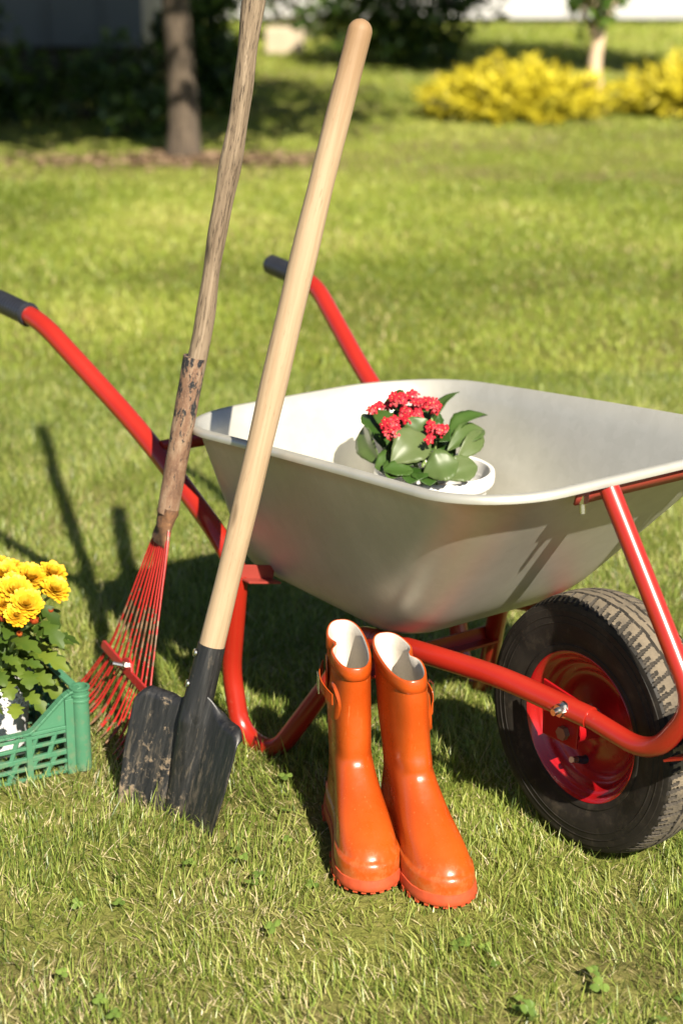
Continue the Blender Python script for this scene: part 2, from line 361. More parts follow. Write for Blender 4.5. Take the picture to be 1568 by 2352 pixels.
# bottom outline parametrised like the rim so that rings match
def match_bottom():
    n = 14; segs = []
    o = outline(-.803, .077, .285, .298, .186, .139)
    def raw(xr, xf, yr, yf, rr, rf):
        q = []
        def corner(cx, cy, r, a0):
            for k in np.linspace(a0, a0+PI/2, n): q.append((cx+r*math.cos(k), cy+r*math.sin(k)))
        corner(xf-rf, yf-rf, rf, 0); corner(xr+rr, yr-rr, rr, PI/2); corner(xr+rr, -yr+rr, rr, PI); corner(xf-rf, -yf+rf, rf, 1.5*PI)
        return np.array(q)
    a = raw(-.803, .077, .285, .298, .186, .139); b = raw(-.698, -.258, .183, .164, .057, .067); out = []
    for i in range(len(a)):
        j = (i+1) % len(a); m = max(1, int(np.hypot(*(a[j]-a[i]))/.03))
        out += [b[i]+(b[j]-b[i])*k/m for k in range(m)]
    out = np.array(out); s = (out[:, 0]+.698)/.44
    return np.c_[out, .280+(.255-.280)*s]
B0 = match_bottom(); fil = .27
prof = [(a, a) for a in np.linspace(0, 1-fil, 7)]
for k in range(1, 10):
    q = k/9; prof.append(((1-q)**2*(1-fil)+2*q*(1-q)+q*q*(1+fil), (1-q)**2*(1-fil)+2*q*(1-q)+q*q))
rings_ = []
for ins, dz in ((.004, -.0125), (.0, -.011), (-.0005, -.006), (.002, -.0015), (.007, .0), (.011, -.0004)): rings_.append(ring_rim(ins, dz))
for a, d in prof:
    P = R0+(B0-R0)*a; P[:, 2] = R0[:, 2]+(B0[:, 2]-R0[:, 2])*d; rings_.append(P)
Pend = rings_[-1]; cen = Pend.mean(0)
for k in (.7, .4, .1):
    P = cen+(Pend-cen)*k; P[:, 2] = Pend[:, 2]*k+cen[2]*(1-k); rings_.append(P)
mb = MB(); mb.rings([[B(*p) for p in r] for r in rings_], cap1=True)
tray = mb.obj('tray', M['steel'], wb, angle=60, solid=.0016)
def tray_y(x, z):                                  # outer half width of the tray (near side)
    best = 9; val = .2
    for r in rings_[6:]:
        for p in r:
            if p[1] > 0:
                d = abs(p[0]-x)+abs(p[2]-z)
                if d < best: best = d; val = p[1]
    return val

RT = .0163
for sd in (1, -1):
    S = lambda x, y, z: B(x, y*sd, z)
    hand = fillet([S(-1.30, .3045, .640), S(-1.152, .2985, .629), S(-.88, .246, .468), S(-.660, .243, .352), S(-.598, .243, .300)], [0, .05, .11, .05, 0], 12)
    leg = fillet([S(-.598, .243, .300), S(-.628, .242, .12), S(-.605, .240, .012), S(-.525, .225, .000), S(-.44, .17, .15), S(-.398, .148, .235), S(-.35, .148, .243)],
                 [0, .03, .07, .06, .02, .05, 0], 10)
    rail = fillet([S(-.35, .148, .243), S(-.235, .146, .258), S(-.087, .118, .262), S(.072, .092, .249)], [0, .05, .05, 0], 8)
    brace = fillet([S(.060, .092, .250), S(.195, .090, .236), S(.262, .089, .335), S(.215, .087, .40), S(.082, .085, .586)], [0, .055, .06, .05, 0], 12)
    mb = MB(); mb.tube(hand, RT+.0005, 24); ho = mb.obj('handle', M['red'], wb)
    d = (Vector(hand[0])-Vector(hand[8])).normalized()
    # rubber grip with finger ridges underneath and lengthwise grooves on top
    def gr(tt, a):
        k = 1.0
        if tt > .9: k = 1.10 if tt < .97 else 1.02
        k += .05*max(0, math.sin(tt*13*2*PI))*(math.cos(a-1.2) > -.2)
        return k
    A0, A1 = S(-1.318, .3052, .6410), S(-1.190, .3000, .6315)
    gp = [A0.lerp(A1, k/60) for k in range(61)]
    mb = MB(); mb.tube(gp, lambda tt: .0198*min(1, .55+14*tt if tt < .035 else 1), 28, rs=gr); mb.obj('grip', M['black_rubber'], ho, angle=50)
    mb = MB(); mb.tube(leg, RT+.0003, 24); mb.obj('leg', M['red'], wb)
    mb = MB(); mb.tube(rail, RT, 24); ro = mb.obj('chassis_rail', M['red'], wb)
    mb = MB(); mb.tube(brace, RT-.0022, 24); bo = mb.obj('front_brace', M['red'], wb)
    # nut and bolt through the sleeve
    mb = MB(); c0 = S(.035, .098, .2535); ax = S(0, 1, 0).normalized()
    mb.tube([c0+ax*.010, c0+ax*.0135], .0125, 24); mb.tube([c0+ax*.0135, c0+ax*.022], .0098, 6); mb.tube([c0+ax*.022, c0+ax*.031], .0052, 14)
    mb.obj('nut', M['zinc'], ro, angle=30)
    # plate that carries the axle
    pl = [S(-.049, .068, .262), S(-.047, .068, .176), S(.025, .068, .176), S(.030, .068, .252)]
    mb = MB(); mb.prism(pl, S(0, 1, 0), .004); po = mb.obj('axle_plate', M['rimred'], wb, smooth=False, bevel=.0008)
    mb = MB(); c0 = S(.001, .072, .195); mb.tube([c0, c0+ax*.009], .0105, 6); mb.obj('bolt', M['bolt_brown'], po, angle=30)
    # short lug between tube and tray at the rear
    ty = tray_y(-.585, .315)
    mb = MB(); mb.bar(S(-.585, .246, .306), S(-.585, ty-.01, .292), .005, .026); mb.bar(S(-.573, .246, .295), S(-.573, ty-.01, .281), .022, .004); mb.obj('tray_lug', M['rust_red'], wb, smooth=False, bevel=.001)
    # gusset wall of the front bumper
mb = MB(); mb.tube([B(-.836, .243, .458), B(-.836, -.243, .458)], .0115, 16); mb.obj('cross_bar', M['red'], wb)
mb = MB(); mb.bar(B(-.446, .168, .152), B(-.446, -.168, .152), .004, .026); mb.bar(B(-.434, .168, .141), B(-.434, -.168, .141), .022, .004); mb.obj('leg_bar', M['red'], wb, smooth=False)
# strip under the front lip of the tray
o = ring_rim(.010, -.010); sel = [p for p in o if p[0] > -.03 and abs(p[1]) < .152]; sel = sorted(sel, key=lambda p: p[1])
mb = MB(); k = len(sel)
top = [B(p[0]-.003, p[1], p[2]) for p in sel]; bot = [B(p[0]-.010, p[1], p[2]-.022) for p in sel]
mb.add(top+bot, [(i, i+1, k+i+1, k+i) for i in range(k-1)]); so_ = mb.obj('tray_bracket', M['rust_red'], wb, solid=.004)
mb = MB(); mb.add([B(.015, .115, .566), B(.066, .115, .585), B(.066, -.115, .585), B(.015, -.115, .566)], [(0, 1, 2, 3)])
mb.obj('bracket_tab', M['rust_red'], wb, solid=.003)
for yy in (.112, -.112):
    mb = MB(); c0 = B(.058, yy, .578)
    mb.tube([c0, c0+Vector((0, 0, -.012))], .0095, 6); mb.tube([c0+Vector((0, 0, -.012)), c0+Vector((.002, 0, -.027))], .0048, 12); mb.obj('nut', M['zinc'], so_, angle=30)
# bumper plate between the two braces
pl = [(.205, .246), (.262, .318), (.262, .322), (.201, .247)]
mb = MB(); mb.add([B(.203, .08, .232), B(.268, .08, .262), B(.268, -.08, .262), B(.203, -.08, .232)], [(0, 1, 2, 3)])
mb.add([B(.268, .08, .262), B(.255, .08, .345), B(.255, -.08, .345), B(.268, -.08, .262)], [(0, 1, 2, 3)]); mb.obj('bumper_plate', M['red'], wb, solid=.003, smooth=False)

# wheel
wh = empty('wheel', (0, 0, .19505), 0, wb)
NA = 640; TR = .19505
yprof = np.concatenate([np.linspace(.0375, .044, 5), np.linspace(.0475, .0445, 16)[0:0]])
# tread surface from +.046 to -.046, crown radius falls towards the shoulders
yt = np.linspace(.0475, -.0475, 55)
def crown(y): return TR - .010*(abs(y)/.0475)**2.4
th = np.linspace(0, 2*PI, NA, endpoint=False)
def groove(y, a):
    ay = abs(y); ph = a*52/(2*PI) + (0 if y > 0 else .5)
    zig = .0035*(2*abs((ph*.5) % 1-.5)*2-1)
    d = 0
    if abs(ay-(.0145+zig*.45)) < .0019: d = 1
    if abs(y-zig*.35) < .0009: d = max(d, .6)
    if ay > .016:
        cut = (ph + (ay-.016)*16) % 1
        wdt = .15 if ay < .032 else .24
        if cut < wdt: d = max(d, 1 if ay > .024 else .75)
        if .033 < ay < .043 and .48 < cut < .66: d = max(d, 1)
    return d
mb = MB(); rr_ = []; gm = []
for y in yt:
    row = []
    for a in th:
        gdep = groove(y, a); gm.append(gdep)
        row.append(Vector((0, 0, 0))+Vector(((crown(y)-.0046*gdep)*math.cos(a), -y, (crown(y)-.0046*gdep)*math.sin(a))))
    rr_.append(row)
mb.rings(rr_); 
ng = len(mb.f); gm = np.array(gm).reshape(len(yt), NA)
for i in range(len(yt)-1):
    for k in range(NA):
        gq = max(gm[i, k], gm[i, (k+1) % NA], gm[i+1, k], gm[i+1, (k+1) % NA])
        mb.mi[i*NA+k] = (1 if gq < .3 else 2) if abs(yt[i]) < .043 else 0
ns = 160
sw = [(.1851, .0476), (.181, .0492), (.178, .0496), (.1772, .0506), (.174, .0507), (.168, .0508), (.1675, .0516), (.1665, .0516), (.166, .0508), (.158, .0512), (.1575, .0518), (.1565, .0518), (.156, .0511), (.146, .0505), (.136, .048), (.128, .0455), (.1245, .0450), (.1235, .0462), (.1195, .046), (.1145, .044), (.110, .040)]
for sd in (1, -1):
    mb.rings([[Vector((r*math.cos(a), -y*sd, r*math.sin(a))) for a in np.linspace(0, 2*PI, ns, endpoint=False)] for r, y in sw])
mb.obj('tyre', [M['tyre'], M['tread'], M['groove']], wh, angle=28)
rp = [(.1100, .0385), (.1145, .0415), (.1150, .0435), (.1135, .0445), (.1105, .0430), (.1065, .0390), (.1035, .034), (.1010, .0325), (.0985, .031), (.0955, .025), (.0915, .0185), (.088, .0165), (.083, .0155), (.079, .011), (.074, .0075), (.062, .006), (.050, .0065), (.042, .009), (.034, .0105), (.024, .0115), (.0215, .014), (.0205, .060), (.014, .0605)]
mb = MB()
for sd in (1, -1):
    mb.rings([[Vector((r*math.cos(a), -y*sd, r*math.sin(a))) for a in np.linspace(0, 2*PI, 128, endpoint=False)] for r, y in rp])
rim = mb.obj('rim', M['rimred'], wh, angle=50)
a = math.radians(-107); e = Vector((math.cos(a), 0, math.sin(a)))
mb = MB(); p0 = e*.073; mb.tube([p0+Vector((0, -.006, 0)), p0+Vector((0, -.010, 0))+e*0, p0+Vector((0, -.026, 0))-e*.006], lambda t_: .0075-.002*t_, 14)
mb.obj('valve_stem', M['black_rubber'], rim); mb = MB(); mb.tube([p0+Vector((0, -.026, 0))-e*.006, p0+Vector((0, -.039, 0))-e*.010], .0046, 14); mb.obj('valve_cap', M['bolt_brown'], rim)
mb = MB(); mb.tube([B(0, .075, 0), B(0, -.075, 0)], .008, 12); mb.obj('axle', M['zinc'], wh)

# ------------------------------------------------------------------ shovel
tip = Vector((-.265, 2.564, -.01)); dS = Vector((.239, .131, .962)).normalized()
sv = empty('shovel', tip); tag(sv, 'shovel with a pale wooden handle and muddy black blade, leaning on the wheelbarrow tray', 'shovel')
wS = Vector((.80, -.60, 0)); wS = (wS-dS*wS.dot(dS)).normalized(); nS = dS.cross(wS).normalized()
if nS.y > 0: nS = -nS
def SP(s, t_, h=0): return dS*s + wS*t_ + nS*h          # relative to tip
# handle: slight natural bow, rounded worn end
L0, L1 = .255, 1.2345
hp = [SP(L0+(L1-L0)*k/60, .0016*math.sin(k/9.), .0022*math.sin(k/60*PI)) for k in range(61)]
def hr(tt):
    r = .0197-.0008*math.sin(tt*9)+.0004*math.sin(tt*31); z = (1-tt)*(L1-L0)
    r *= 1-.035*tt
    if z < .020: r *= math.sqrt(max(.02, 1-((.020-z)/.0202)**2))
    return r
ext = []
for k in range(1, 9): ext.append(hp[-2].lerp(hp[-1], k/8))
mb = MB(); mb.tube(hp[:-1]+ext, lambda i: hr(interp(i, [0, 59/67, 1], [0, 59/60, 1])), 28); mb.obj('handle', M['wood_new'], sv, angle=60)
# socket
mb = MB(); mb.tube([SP(.130+(.288-.130)*k/24, 0, 0.0) for k in range(25)], lambda q: .0212+.0026*(1-q)-.010*(max(0, .32-q)/.32)**1.5, 32)
def cset(mb, fn):
    mb.c = [fn(Vector(v)) for v in mb.v]
cset(mb, lambda v: (v.dot(wS), v.dot(nS), v.dot(dS)))
sock = mb.obj('socket', M['shovel'], sv)
for s_, t_ in ((.272, -.0125), (.222, -.0135)):
    mb = MB(); c0 = SP(s_, t_, math.sqrt(.0232**2-t_**2)); ax = (nS*math.sqrt(.0232**2-t_**2)+wS*t_).normalized()
    mb.tube([c0-ax*.001, c0+ax*.0018, c0+ax*.0028], lambda q: .0062*(1 if q < .7 else .6), 18); so2 = mb.obj('screw', M['zinc'], sock)
# blade
NB, MBk = 70, 90
def blade_h(s, t_):
    h = .020*(abs(t_)/.1)**2.0                              # wings come forward
    k = interp(s, [-.06, .02, .07, .12, .165, .185, .205, .23], [0, .10, .33, .68, .98, .93, .82, .7])
    wd = interp(s, [0, .10, .17, .23], [.016, .021, .0235, .0235])
    u = abs(t_)/wd
    if t_ < 0: prof_ = max(0., 1-u**3.2) if u < 1 else 0
    else: prof_ = math.exp(-(u/.88)**2.6)
    ridge = .0245*k*prof_
    crease = .0042*math.exp(-((t_+wd*1.08)/.0045)**2)*interp(s, [-.02, .05, .2], [.5, 1, .8])
    return h*(1-prof_*k) + ridge - crease
def blade_top(t_, half):
    a = abs(t_); base_ = .190
    if t_ < 0: rise = .018*max(0., 1-max(0., a-.020)/.016)**2 if a < .036 else 0
    else: rise = .024*max(0., 1-max(0., a-.020)/.050)**1.7 if a < .07 else 0
    return base_+rise-.016*max(0., (a/half-.82)/.18)**2
rows = []
for i in range(NB+1):
    row = []
    for j in range(MBk+1):
        q = -1+2*j/MBk
        half0 = .106; top = blade_top(q*half0, half0)
        s = -.055+(top+.055)*(i/NB)
        half = interp(s, [-.055, 0, .09, .19], [.082, .095, .104, .106])
        t_ = q*half; h = blade_h(s, t_)
        roll = max(0, (s-(top-.014))/.014)                 # top edge turned back as a tread
        if abs(t_) > .030: h -= .012*roll**2*min(1, (abs(t_)-.030)/.02)
        row.append((s, t_, h))
    rows.append(row)
mb = MB(); mb.rings([[SP(*p) for p in r] for r in rows], closed=False)
cset(mb, lambda v: (v.dot(wS), v.dot(nS), v.dot(dS)))
mb.obj('blade', M['shovel'], sv, angle=50, solid=.0022)

# ------------------------------------------------------------------ rake
P1 = Vector((-.276, 2.879, .429)); dR = Vector((.192, .008, .981)).normalized()
def RP(z): return P1+dR*((z-P1.z)/dR.z)
rk = empty('rake', (-.39, 2.86, 0)); tag(rk, 'old fan rake with red wire tines, a rusty ferrule and a weathered grey handle', 'rake'); OR = Vector(rk.location)
hp = []
for k in range(81):
    z = .58+(1.63-.58)*k/80; hp.append(RP(z)+Vector((.0035*math.sin(k/11.)+.0025*math.sin(k/4.3), .002*math.sin(k/7.), 0)))
mb = MB(); mb.tube(hp, lambda q: .0152+.0012*math.sin(q*23)+.0007*math.sin(q*57)+.0012*q, 24, rs=lambda q, a: 1+.035*math.sin(2*a+q*9)+.02*math.sin(3*a+q*31)); mb.obj('handle', M['wood_old'], rk, OR, angle=70)
fp = [RP(.388+(.648-.388)*k/30) for k in range(31)]
mb = MB(); mb.tube(fp, lambda q: .0176+.0012*q, 28, rs=lambda q, a: 1+.012*math.sin(5*q*6+a)); fer = mb.obj('ferrule', M['rust'], rk, OR)
T0 = RP(.388); eR = Vector((.42, -.907, 0)).normalized(); BC = Vector((-.392, 2.862, .004))
fd = (BC-T0); 
nR = eR.cross(fd).normalized()
if nR.y > 0: nR = -nR
# crimped rusty clamp
mb = MB()
cl = [T0+fd*(q*.16-.02) for q in np.linspace(0, 1, 9)]
rg = []
for i, c0 in enumerate(cl):
    q = i/8; wx_ = .019+.013*q; wy_ = .0165*(1-q)+.006*q+.0012*math.sin(i*2.1)
    rg.append([c0+eR*(wx_*math.cos(a))+nR*(wy_*math.sin(a)+.0015*math.sin(3*a+i)) for a in np.linspace(0, 2*PI, 20, endpoint=False)])
mb.rings(rg, cap0=True, cap1=True); mb.obj('clamp', M['rust2'], fer, OR)
NTN = 20
for k in range(NTN):
    q = -1+2*(k+.5)/NTN; pts = []; ks = []
    jit = random.uniform(-.012, .006)
    for i in range(33):
        s = .06+(1.0-.06)*i/32
        wid = interp(s, [.06, .14, .70, 1.0], [.026, .040, .116, .168])
        lift = .002*math.sin(q*9)*interp(s, [0, .5, 1], [0, 1, .3])
        fwd = interp(s, [0, .70, .9, .96, 1], [0, 0, .012, .020, .030])*(1+.2*math.sin(k*3.7))
        # centre of bar slightly to the right
        sh = .012*interp(s, [0, .7, 1], [0, 1, 0])
        p = T0+fd*(s*(1+jit*2 if i > 20 else 1)) + eR*(q*wid+sh) + nR*(lift*.4+fwd+.0015*((k % 2)*2-1)); pts.append(p); ks.append(s)
    mb = MB(); mb.tube(pts, lambda u: .00145 if u < .86 else .00145+.0006*math.sin((u-.86)/.14*PI), 8)
    mb.c = [(c_[0], c_[1], .06+.94*(i_//8)/32) for i_, c_ in enumerate(mb.c)]
    mb.obj('tine', M['tine'], rk, OR)
bc = T0+fd*.70+eR*.012
mb = MB(); outl = [(-.122, .007), (-.122, -.004), (-.116, -.007), (.116, -.008), (.122, -.005), (.122, .006), (.116, .008), (.032, .007), (.022, .018), (.006, .023), (-.010, .018), (-.018, .008), (-.116, .009)]
upv = -fd.normalized()
mb.prism([bc+eR*x+upv*y+nR*.004 for x, y in outl], nR, .005); bar = mb.obj('clamp_bar', M['tine'], rk, OR, smooth=False, bevel=.0014)
mb.c = mb.v
mb = MB(); b0 = bc+eR*.004+upv*.008+nR*.008
mb.tube([b0, b0+nR*.006], .0070, 6); mb.tube([b0+nR*.006, b0+nR*.022-eR*.006], .0036, 12); mb.obj('wing_nut', M['zinc'], bar, OR, angle=30)

# ------------------------------------------------------------------ boots
def plan(a):   # half width of the foot, a = distance from the heel
    return interp(a, [-.004, .004, .02, .05, .10, .14, .18, .215, .245, .265, .28, .288, .2925], [.004, .016, .026, .0295, .029, .033, .040, .0452, .0445, .0385, .027, .015, .003])
ZF = [0, .02, .035, .045, .053, .060, .0665, .073, .080, .089, .099, .111, .123, .134, .145, .16, .20, .25, .295]
AF = [.289, .291, .2905, .287, .281, .272, .259, .243, .225, .206, .190, .174, .161, .1525, .149, .1435, .1425, .143, .144]
ZB = [0, .02, .05, .09, .12, .15, .20, .25, .295]; AB = [-.001, -.003, 0, .007, .012, .009, 0, -.006, -.010]
def boot_ring(z, out=0, n=72, lean=0, dent=0, side=1):
    f, b = interp(z, ZF, AF), interp(z, ZB, AB)
    if z > .148:                          # soft waves of loose rubber
        f += .0022*math.sin(z*55+side)
    elif .12 < z <= .148: f -= .0035*math.sin((z-.12)/.028*PI)
    k = interp(z, [.03, .075, .13, .30], [0, .35, 1, 1]); ring = []
    wsh = interp(z, [.1, .14, .20, .25, .30], [.0305, .0292, .0305, .0295, .0275])
    for i in range(n):
        th_ = 2*PI*i/n; cx = math.cos(th_); sx = math.sin(th_)
        ex = .82; ca = abs(cx)**ex*(1 if cx > 0 else -1)
        a = (f+b)/2+(f-b)/2*ca
        # same outline law as the sole, squeezed to this slice
        u = (a-b)/(f-b)*.2935-.002
        wf = plan(u)
        if z > .05 : wf = plan(u)*interp(z, [.05, .075, .13], [1, .93, .72])
        wl = wsh*abs(sx)**.8
        wd = (1-k)*wf + k*wl
        if k < 1: wd = max(wd, 0)*1.0
        y = wd*(1 if sx > 0 else -1) if abs(sx) > 1e-6 else 0
        y += .004*math.sin(min(max((u-.08)/.2, 0), 1)*PI)*(-side)*(1-k)
        if dent and y*side > 0:           # gusset fold on the outer side
            g_ = math.exp(-((a-.062)/.013)**2)*interp(z, [.2, .25, .30], [0, .3, 1]); y -= side*dent*g_
        r = math.hypot(a-(f+b)/2, y) or 1
        a2 = a+out*ca; y2 = y+out*(sx if abs(sx) > .05 else 0)
        y2 += lean*interp(z, [.1, .295], [0, 1])
        ring.append(Vector((a2, y2, z)))
    return ring
def topz(p):                              # scalloped top edge, lower at the front
    return .292 - .010*interp(p.x, [-.01, .06, .14], [-.6, .25, 1.0])
def make_boot(loc, head, side, label, lean):
    e = empty('rubber_boot', loc, head)
    tag(e, label, 'boot', 'pair of orange rubber boots')
    zs = [.020, .026, .032, .038, .0435, .0445, .048, .053, .058, .063, .068, .073, .079, .086, .094, .103, .112, .12, .127, .134, .141, .148, .156, .165, .178, .192, .207, .222, .237, .251, .263, .272]
    rg = []
    for z in zs: rg.append(boot_ring(z, .0030 if z < .044 else 0, lean=lean, dent=.012, side=side))
    def toprow(z, out):
        r = boot_ring(z, out, lean=lean, dent=.012, side=side)
        for p in r: p.z += topz(p)-.292
        return r
    rg[-1] = toprow(.2715, 0)
    # raised rim band, then over the edge
    for z, o_ in ((.2725, .0018), (.280, .0020), (.290, .0020), (.2915, .0012), (.292, 0), (.2915, -.0014)): rg.append(toprow(z, o_))
    mb = MB(); mb.rings(rg); up = mb.obj('upper', M['boot'], e, angle=75)
    li = [toprow(.2916, -.0012), toprow(.290, -.003), toprow(.272, -.0033)]+[boot_ring(z, -.0036, lean=lean, dent=.012, side=side) for z in (.25, .22, .19, .16, .13, .11, .09)]
    mb = MB(); mb.rings(li, cap1=True); mb.obj('lining', M['lining'], e, angle=75)
    # sole with a stepped heel and cleats
    def srow(z, o_): return [Vector((p.x, p.y, z)) for p in boot_ring(.02, o_, lean=0, side=side)]
    mb = MB(); mb.rings([srow(.0215, .001), srow(.0205, .0048), srow(.012, .0062), srow(.0065, .0066), srow(.004, .005)], cap1=True)
    base = srow(.012, .0066)
    for i in range(0, 72):
        p = base[i]
        if i % 2 == 0 and (p.x > .16 or p.x < .07):
            c0 = Vector((p.x*.93+.010, p.y*.90, .0035)); d_ = (base[(i+1) % 72]-base[i-1]).normalized()
            mb.bar(c0-d_*.0035, c0+d_*.0035, .014, .007)
    mb.obj('sole', M['boot_sole'], e, angle=40)
    # strap, oval patch and buckle on the outer side
    ss = side
    def shaft_y(a, z):
        r = boot_ring(z, 0, lean=lean, dent=0, side=side); b_ = min((p for p in r if p.y*ss > 0), key=lambda p: abs(p.x-a)); return b_.y
    def patch(ca, cz, ra, rz, th_, k=26):
        mb = MB(); outer = []; inner = []
        for i in range(k):
            a = 2*PI*i/k; x, z = ca+ra*math.cos(a), cz+rz*math.sin(a); outer.append(Vector((x, shaft_y(x, z)+ss*.0002, z))); inner.append(Vector((ca+ra*.9*math.cos(a), shaft_y(ca+ra*.9*math.cos(a), z)+ss*th_, cz+rz*.9*math.sin(a))))
        mb.rings([outer, inner], cap1=True); return mb
    mb = patch(.105, .215, .024, .030, .0032); pa = mb.obj('strap_patch', M['boot'], up, angle=50)
    mb = patch(.035, .222, .026, .040, .0026); mb.obj('strap_patch', M['boot'], up, angle=50)
    sp_ = []
    for i in range(15):
        a = .115-.09*i/14; z = .222+.018*i/14; sp_.append(Vector((a, shaft_y(a, z)+ss*(.0045+.0075*math.sin(i/14*PI)), z)))
    mb = MB(); rows_ = []
    for p in sp_: rows_.append([p+Vector((0, 0, -.0085)), p+Vector((0, ss*.0014, -.0085)), p+Vector((0, ss*.0014, .0085)), p+Vector((0, 0, .0085))])
    mb.rings(rows_, cap0=True, cap1=True); st_ = mb.obj('strap', M['boot'], e, angle=40)
    c0 = sp_[7]+Vector((0, ss*.003, 0)); mb = MB(); q = .0135
    fr = [c0+Vector((-.009, 0, -q)), c0+Vector((.009, ss*.001, -q)), c0+Vector((.009, ss*.001, q)), c0+Vector((-.009, 0, q))]
    mb.tube(fr+[fr[0]], .0014, 8); mb.obj('buckle', M['zinc'], st_)
    return e
make_boot((.0000, 2.601, .007), math.atan2(-.9885, .151), -1, 'slimmer orange rubber boot pointing straight ahead, its metal buckle facing the shovel', 0.0)
make_boot((.0765, 2.557, .005), math.atan2(-.961, .276), 1, 'orange rubber boot with its toe turned out towards the wheel, buckle on the wheel side', -.012)

# ------------------------------------------------------------------ crate
CO = Vector((-.418, 2.722, .0)); CU = Vector((-.8696, -.494, 0)).normalized(); CV = Vector((.494, -.8696, 0)).normalized()*-1
CL, CW = .40, .30
cr = empty('plastic_crate', CO); tag(cr, 'green plastic crate with lattice sides, holding a potted yellow chrysanthemum', 'crate')
def CP(u, v, z): return CU*u+CV*v+Vector((0, 0, z))
def wall(end, flip, Lw, dip):
    """lattice wall along one side. end(u,z)->point with thickness dir"""
    mb = MB()
    def hgt(u):
        d = min(u, Lw-u); return .138 if not dip else interp(d, [0, .026, .086, 1], [.146, .138, .0855, .0855])
    up = Vector((0, 0, 1))
    def bb(u0, z0, u1, z1, wd, th): 
        a, b = end(u0, z0), end(u1, z1); mb.bar(a, b, th, wd, up=flip.cross((b-a).normalized()).cross((b-a).normalized()) if False else up if abs((b-a).normalized().z) < .9 else CU+CV)
    # top rail follows the height
    us = np.linspace(.0, Lw, 41)
    for u0, u1 in zip(us[:-1], us[1:]): bb(u0, hgt(u0), u1, hgt(u1), .004, .014)
    zs = [.006, .024, .040, .060, .076] if dip else [.006, .024, .040, .060, .076, .095, .118]
    for z in zs: bb(.0, z, Lw, z, .0055 if z not in (.040,) else .008, .007)
    bb(.012, .083, .1 if dip else Lw-.012, .083, .006, .010)
    if dip: bb(Lw-.1, .083, Lw-.012, .083, .006, .010)
    hmax = .082 if dip else .125
    for u in np.arange(.026, Lw-.02, .032):
        bb(u+.006, .006, u-.014, hmax*.5, .007, .0055); bb(u-.002, hmax*.5, u-.022+.006, hmax, .007, .0055)
    for u in (.090, Lw/2, Lw-.090): mb.box(end(u, min(hgt(u), .085)/2), (.010, .010, min(hgt(u), .086)), Matrix((CU, CV, up)).transposed())
    # solid gussets beside the posts
    for s_ in (0, 1):
        f = lambda u: u if s_ == 0 else Lw-u
        if dip:
            poly = [end(f(.012), .086), end(f(.082), .086), end(f(.030), .134), end(f(.012), .138)]
            mb.prism([p-flip*.0014 for p in poly], flip, .0028)
        mb.box(end(f(.021), .066), (.014, .014, .13), Matrix((CU, CV, up)).transposed())
    return mb
wall(lambda u, z: CP(u, 0, z), CV, CL, True).obj('front_wall', M['crate'], cr, smooth=False, bevel=.0008)
wall(lambda u, z: CP(u, CW, z), CV, CL, True).obj('back_wall', M['crate'], cr, smooth=False, bevel=.0008)
wall(lambda v, z: CP(0, v, z), CU, CW, False).obj('side_wall', M['crate'], cr, smooth=False, bevel=.0008)
wall(lambda v, z: CP(CL, v, z), CU, CW, False).obj('side_wall', M['crate'], cr, smooth=False, bevel=.0008)
for u, v in ((0, 0), (CL, 0), (0, CW), (CL, CW)):
    mb = MB(); c0 = CP(u, v, 0); n = 28
    def cyl(r, z): return [c0+Vector((r*math.cos(2*PI*k/n), r*math.sin(2*PI*k/n), z)) for k in range(n)]
    mb.rings([cyl(.0145, .004), cyl(.0142, .10), cyl(.0140, .122), cyl(.0152, .123), cyl(.0152, .126), cyl(.0142, .127), cyl(.0142, .131), cyl(.0153, .132), cyl(.0153, .135), cyl(.0143, .136), cyl(.0145, .143), cyl(.0165, .1440), cyl(.0165, .147), cyl(.0125, .147), cyl(.0120, .03)], cap0=True, cap1=True)
    mb.obj('corner_post', M['crate'], cr, angle=40)
mb = MB()
for u in np.linspace(.01, CL-.01, 16): mb.bar(CP(u, .004, .008), CP(u, CW-.004, .008), .006, .005)
for v in np.linspace(.02, CW-.02, 10): mb.bar(CP(.004, v, .0125), CP(CL-.004, v, .0125), .006, .004)
mb.obj('base', M['crate'], cr, smooth=False)

# ------------------------------------------------------------------ leaf builders
def leaf(mb, base, tipp, width, nrm, fold=.25, curl=.0, lobes=0, scal=0, tint=.5, rows=12, cols=6, wpow=.8, peak=.5, stalk=0.0):
    base, tipp = Vector(base), Vector(tipp); ax = tipp-base; L = ax.length; ax.normalize()
    n = Vector(nrm); n = (n-ax*n.dot(ax)).normalized(); sd = ax.cross(n); vs = []; 
    for i in range(rows+1):
        q = i/rows; e = q**(math.log(.5)/math.log(peak)); wd = width*.5*max(0.0, math.sin(PI*e))**wpow
        if lobes: fr = (lobes*q) % 1; wd *= .50+.62*(fr**.8 if fr < .82 else (1-fr)/.18)
        if scal: wd *= 1+.07*abs(math.sin(q*scal*PI))
        if q < stalk: wd = width*.03
        c = base+ax*(L*q)+n*(curl*L*math.sin(PI*q)) - n*(curl*.6*L*q*q)
        for j in range(cols+1):
            p = -1+2*j/cols; vs.append(c+sd*(wd*p*math.cos(fold))+n*(wd*abs(p)*math.sin(fold)*1.0+.04*wd*math.sin(q*17)*abs(p)))
    m = cols+1
    mb.add(vs, [(i*m+j, i*m+j+1, (i+1)*m+j+1, (i+1)*m+j) for i in range(rows) for j in range(cols)], 0, None, [min(1, max(0, tint))]*len(vs))

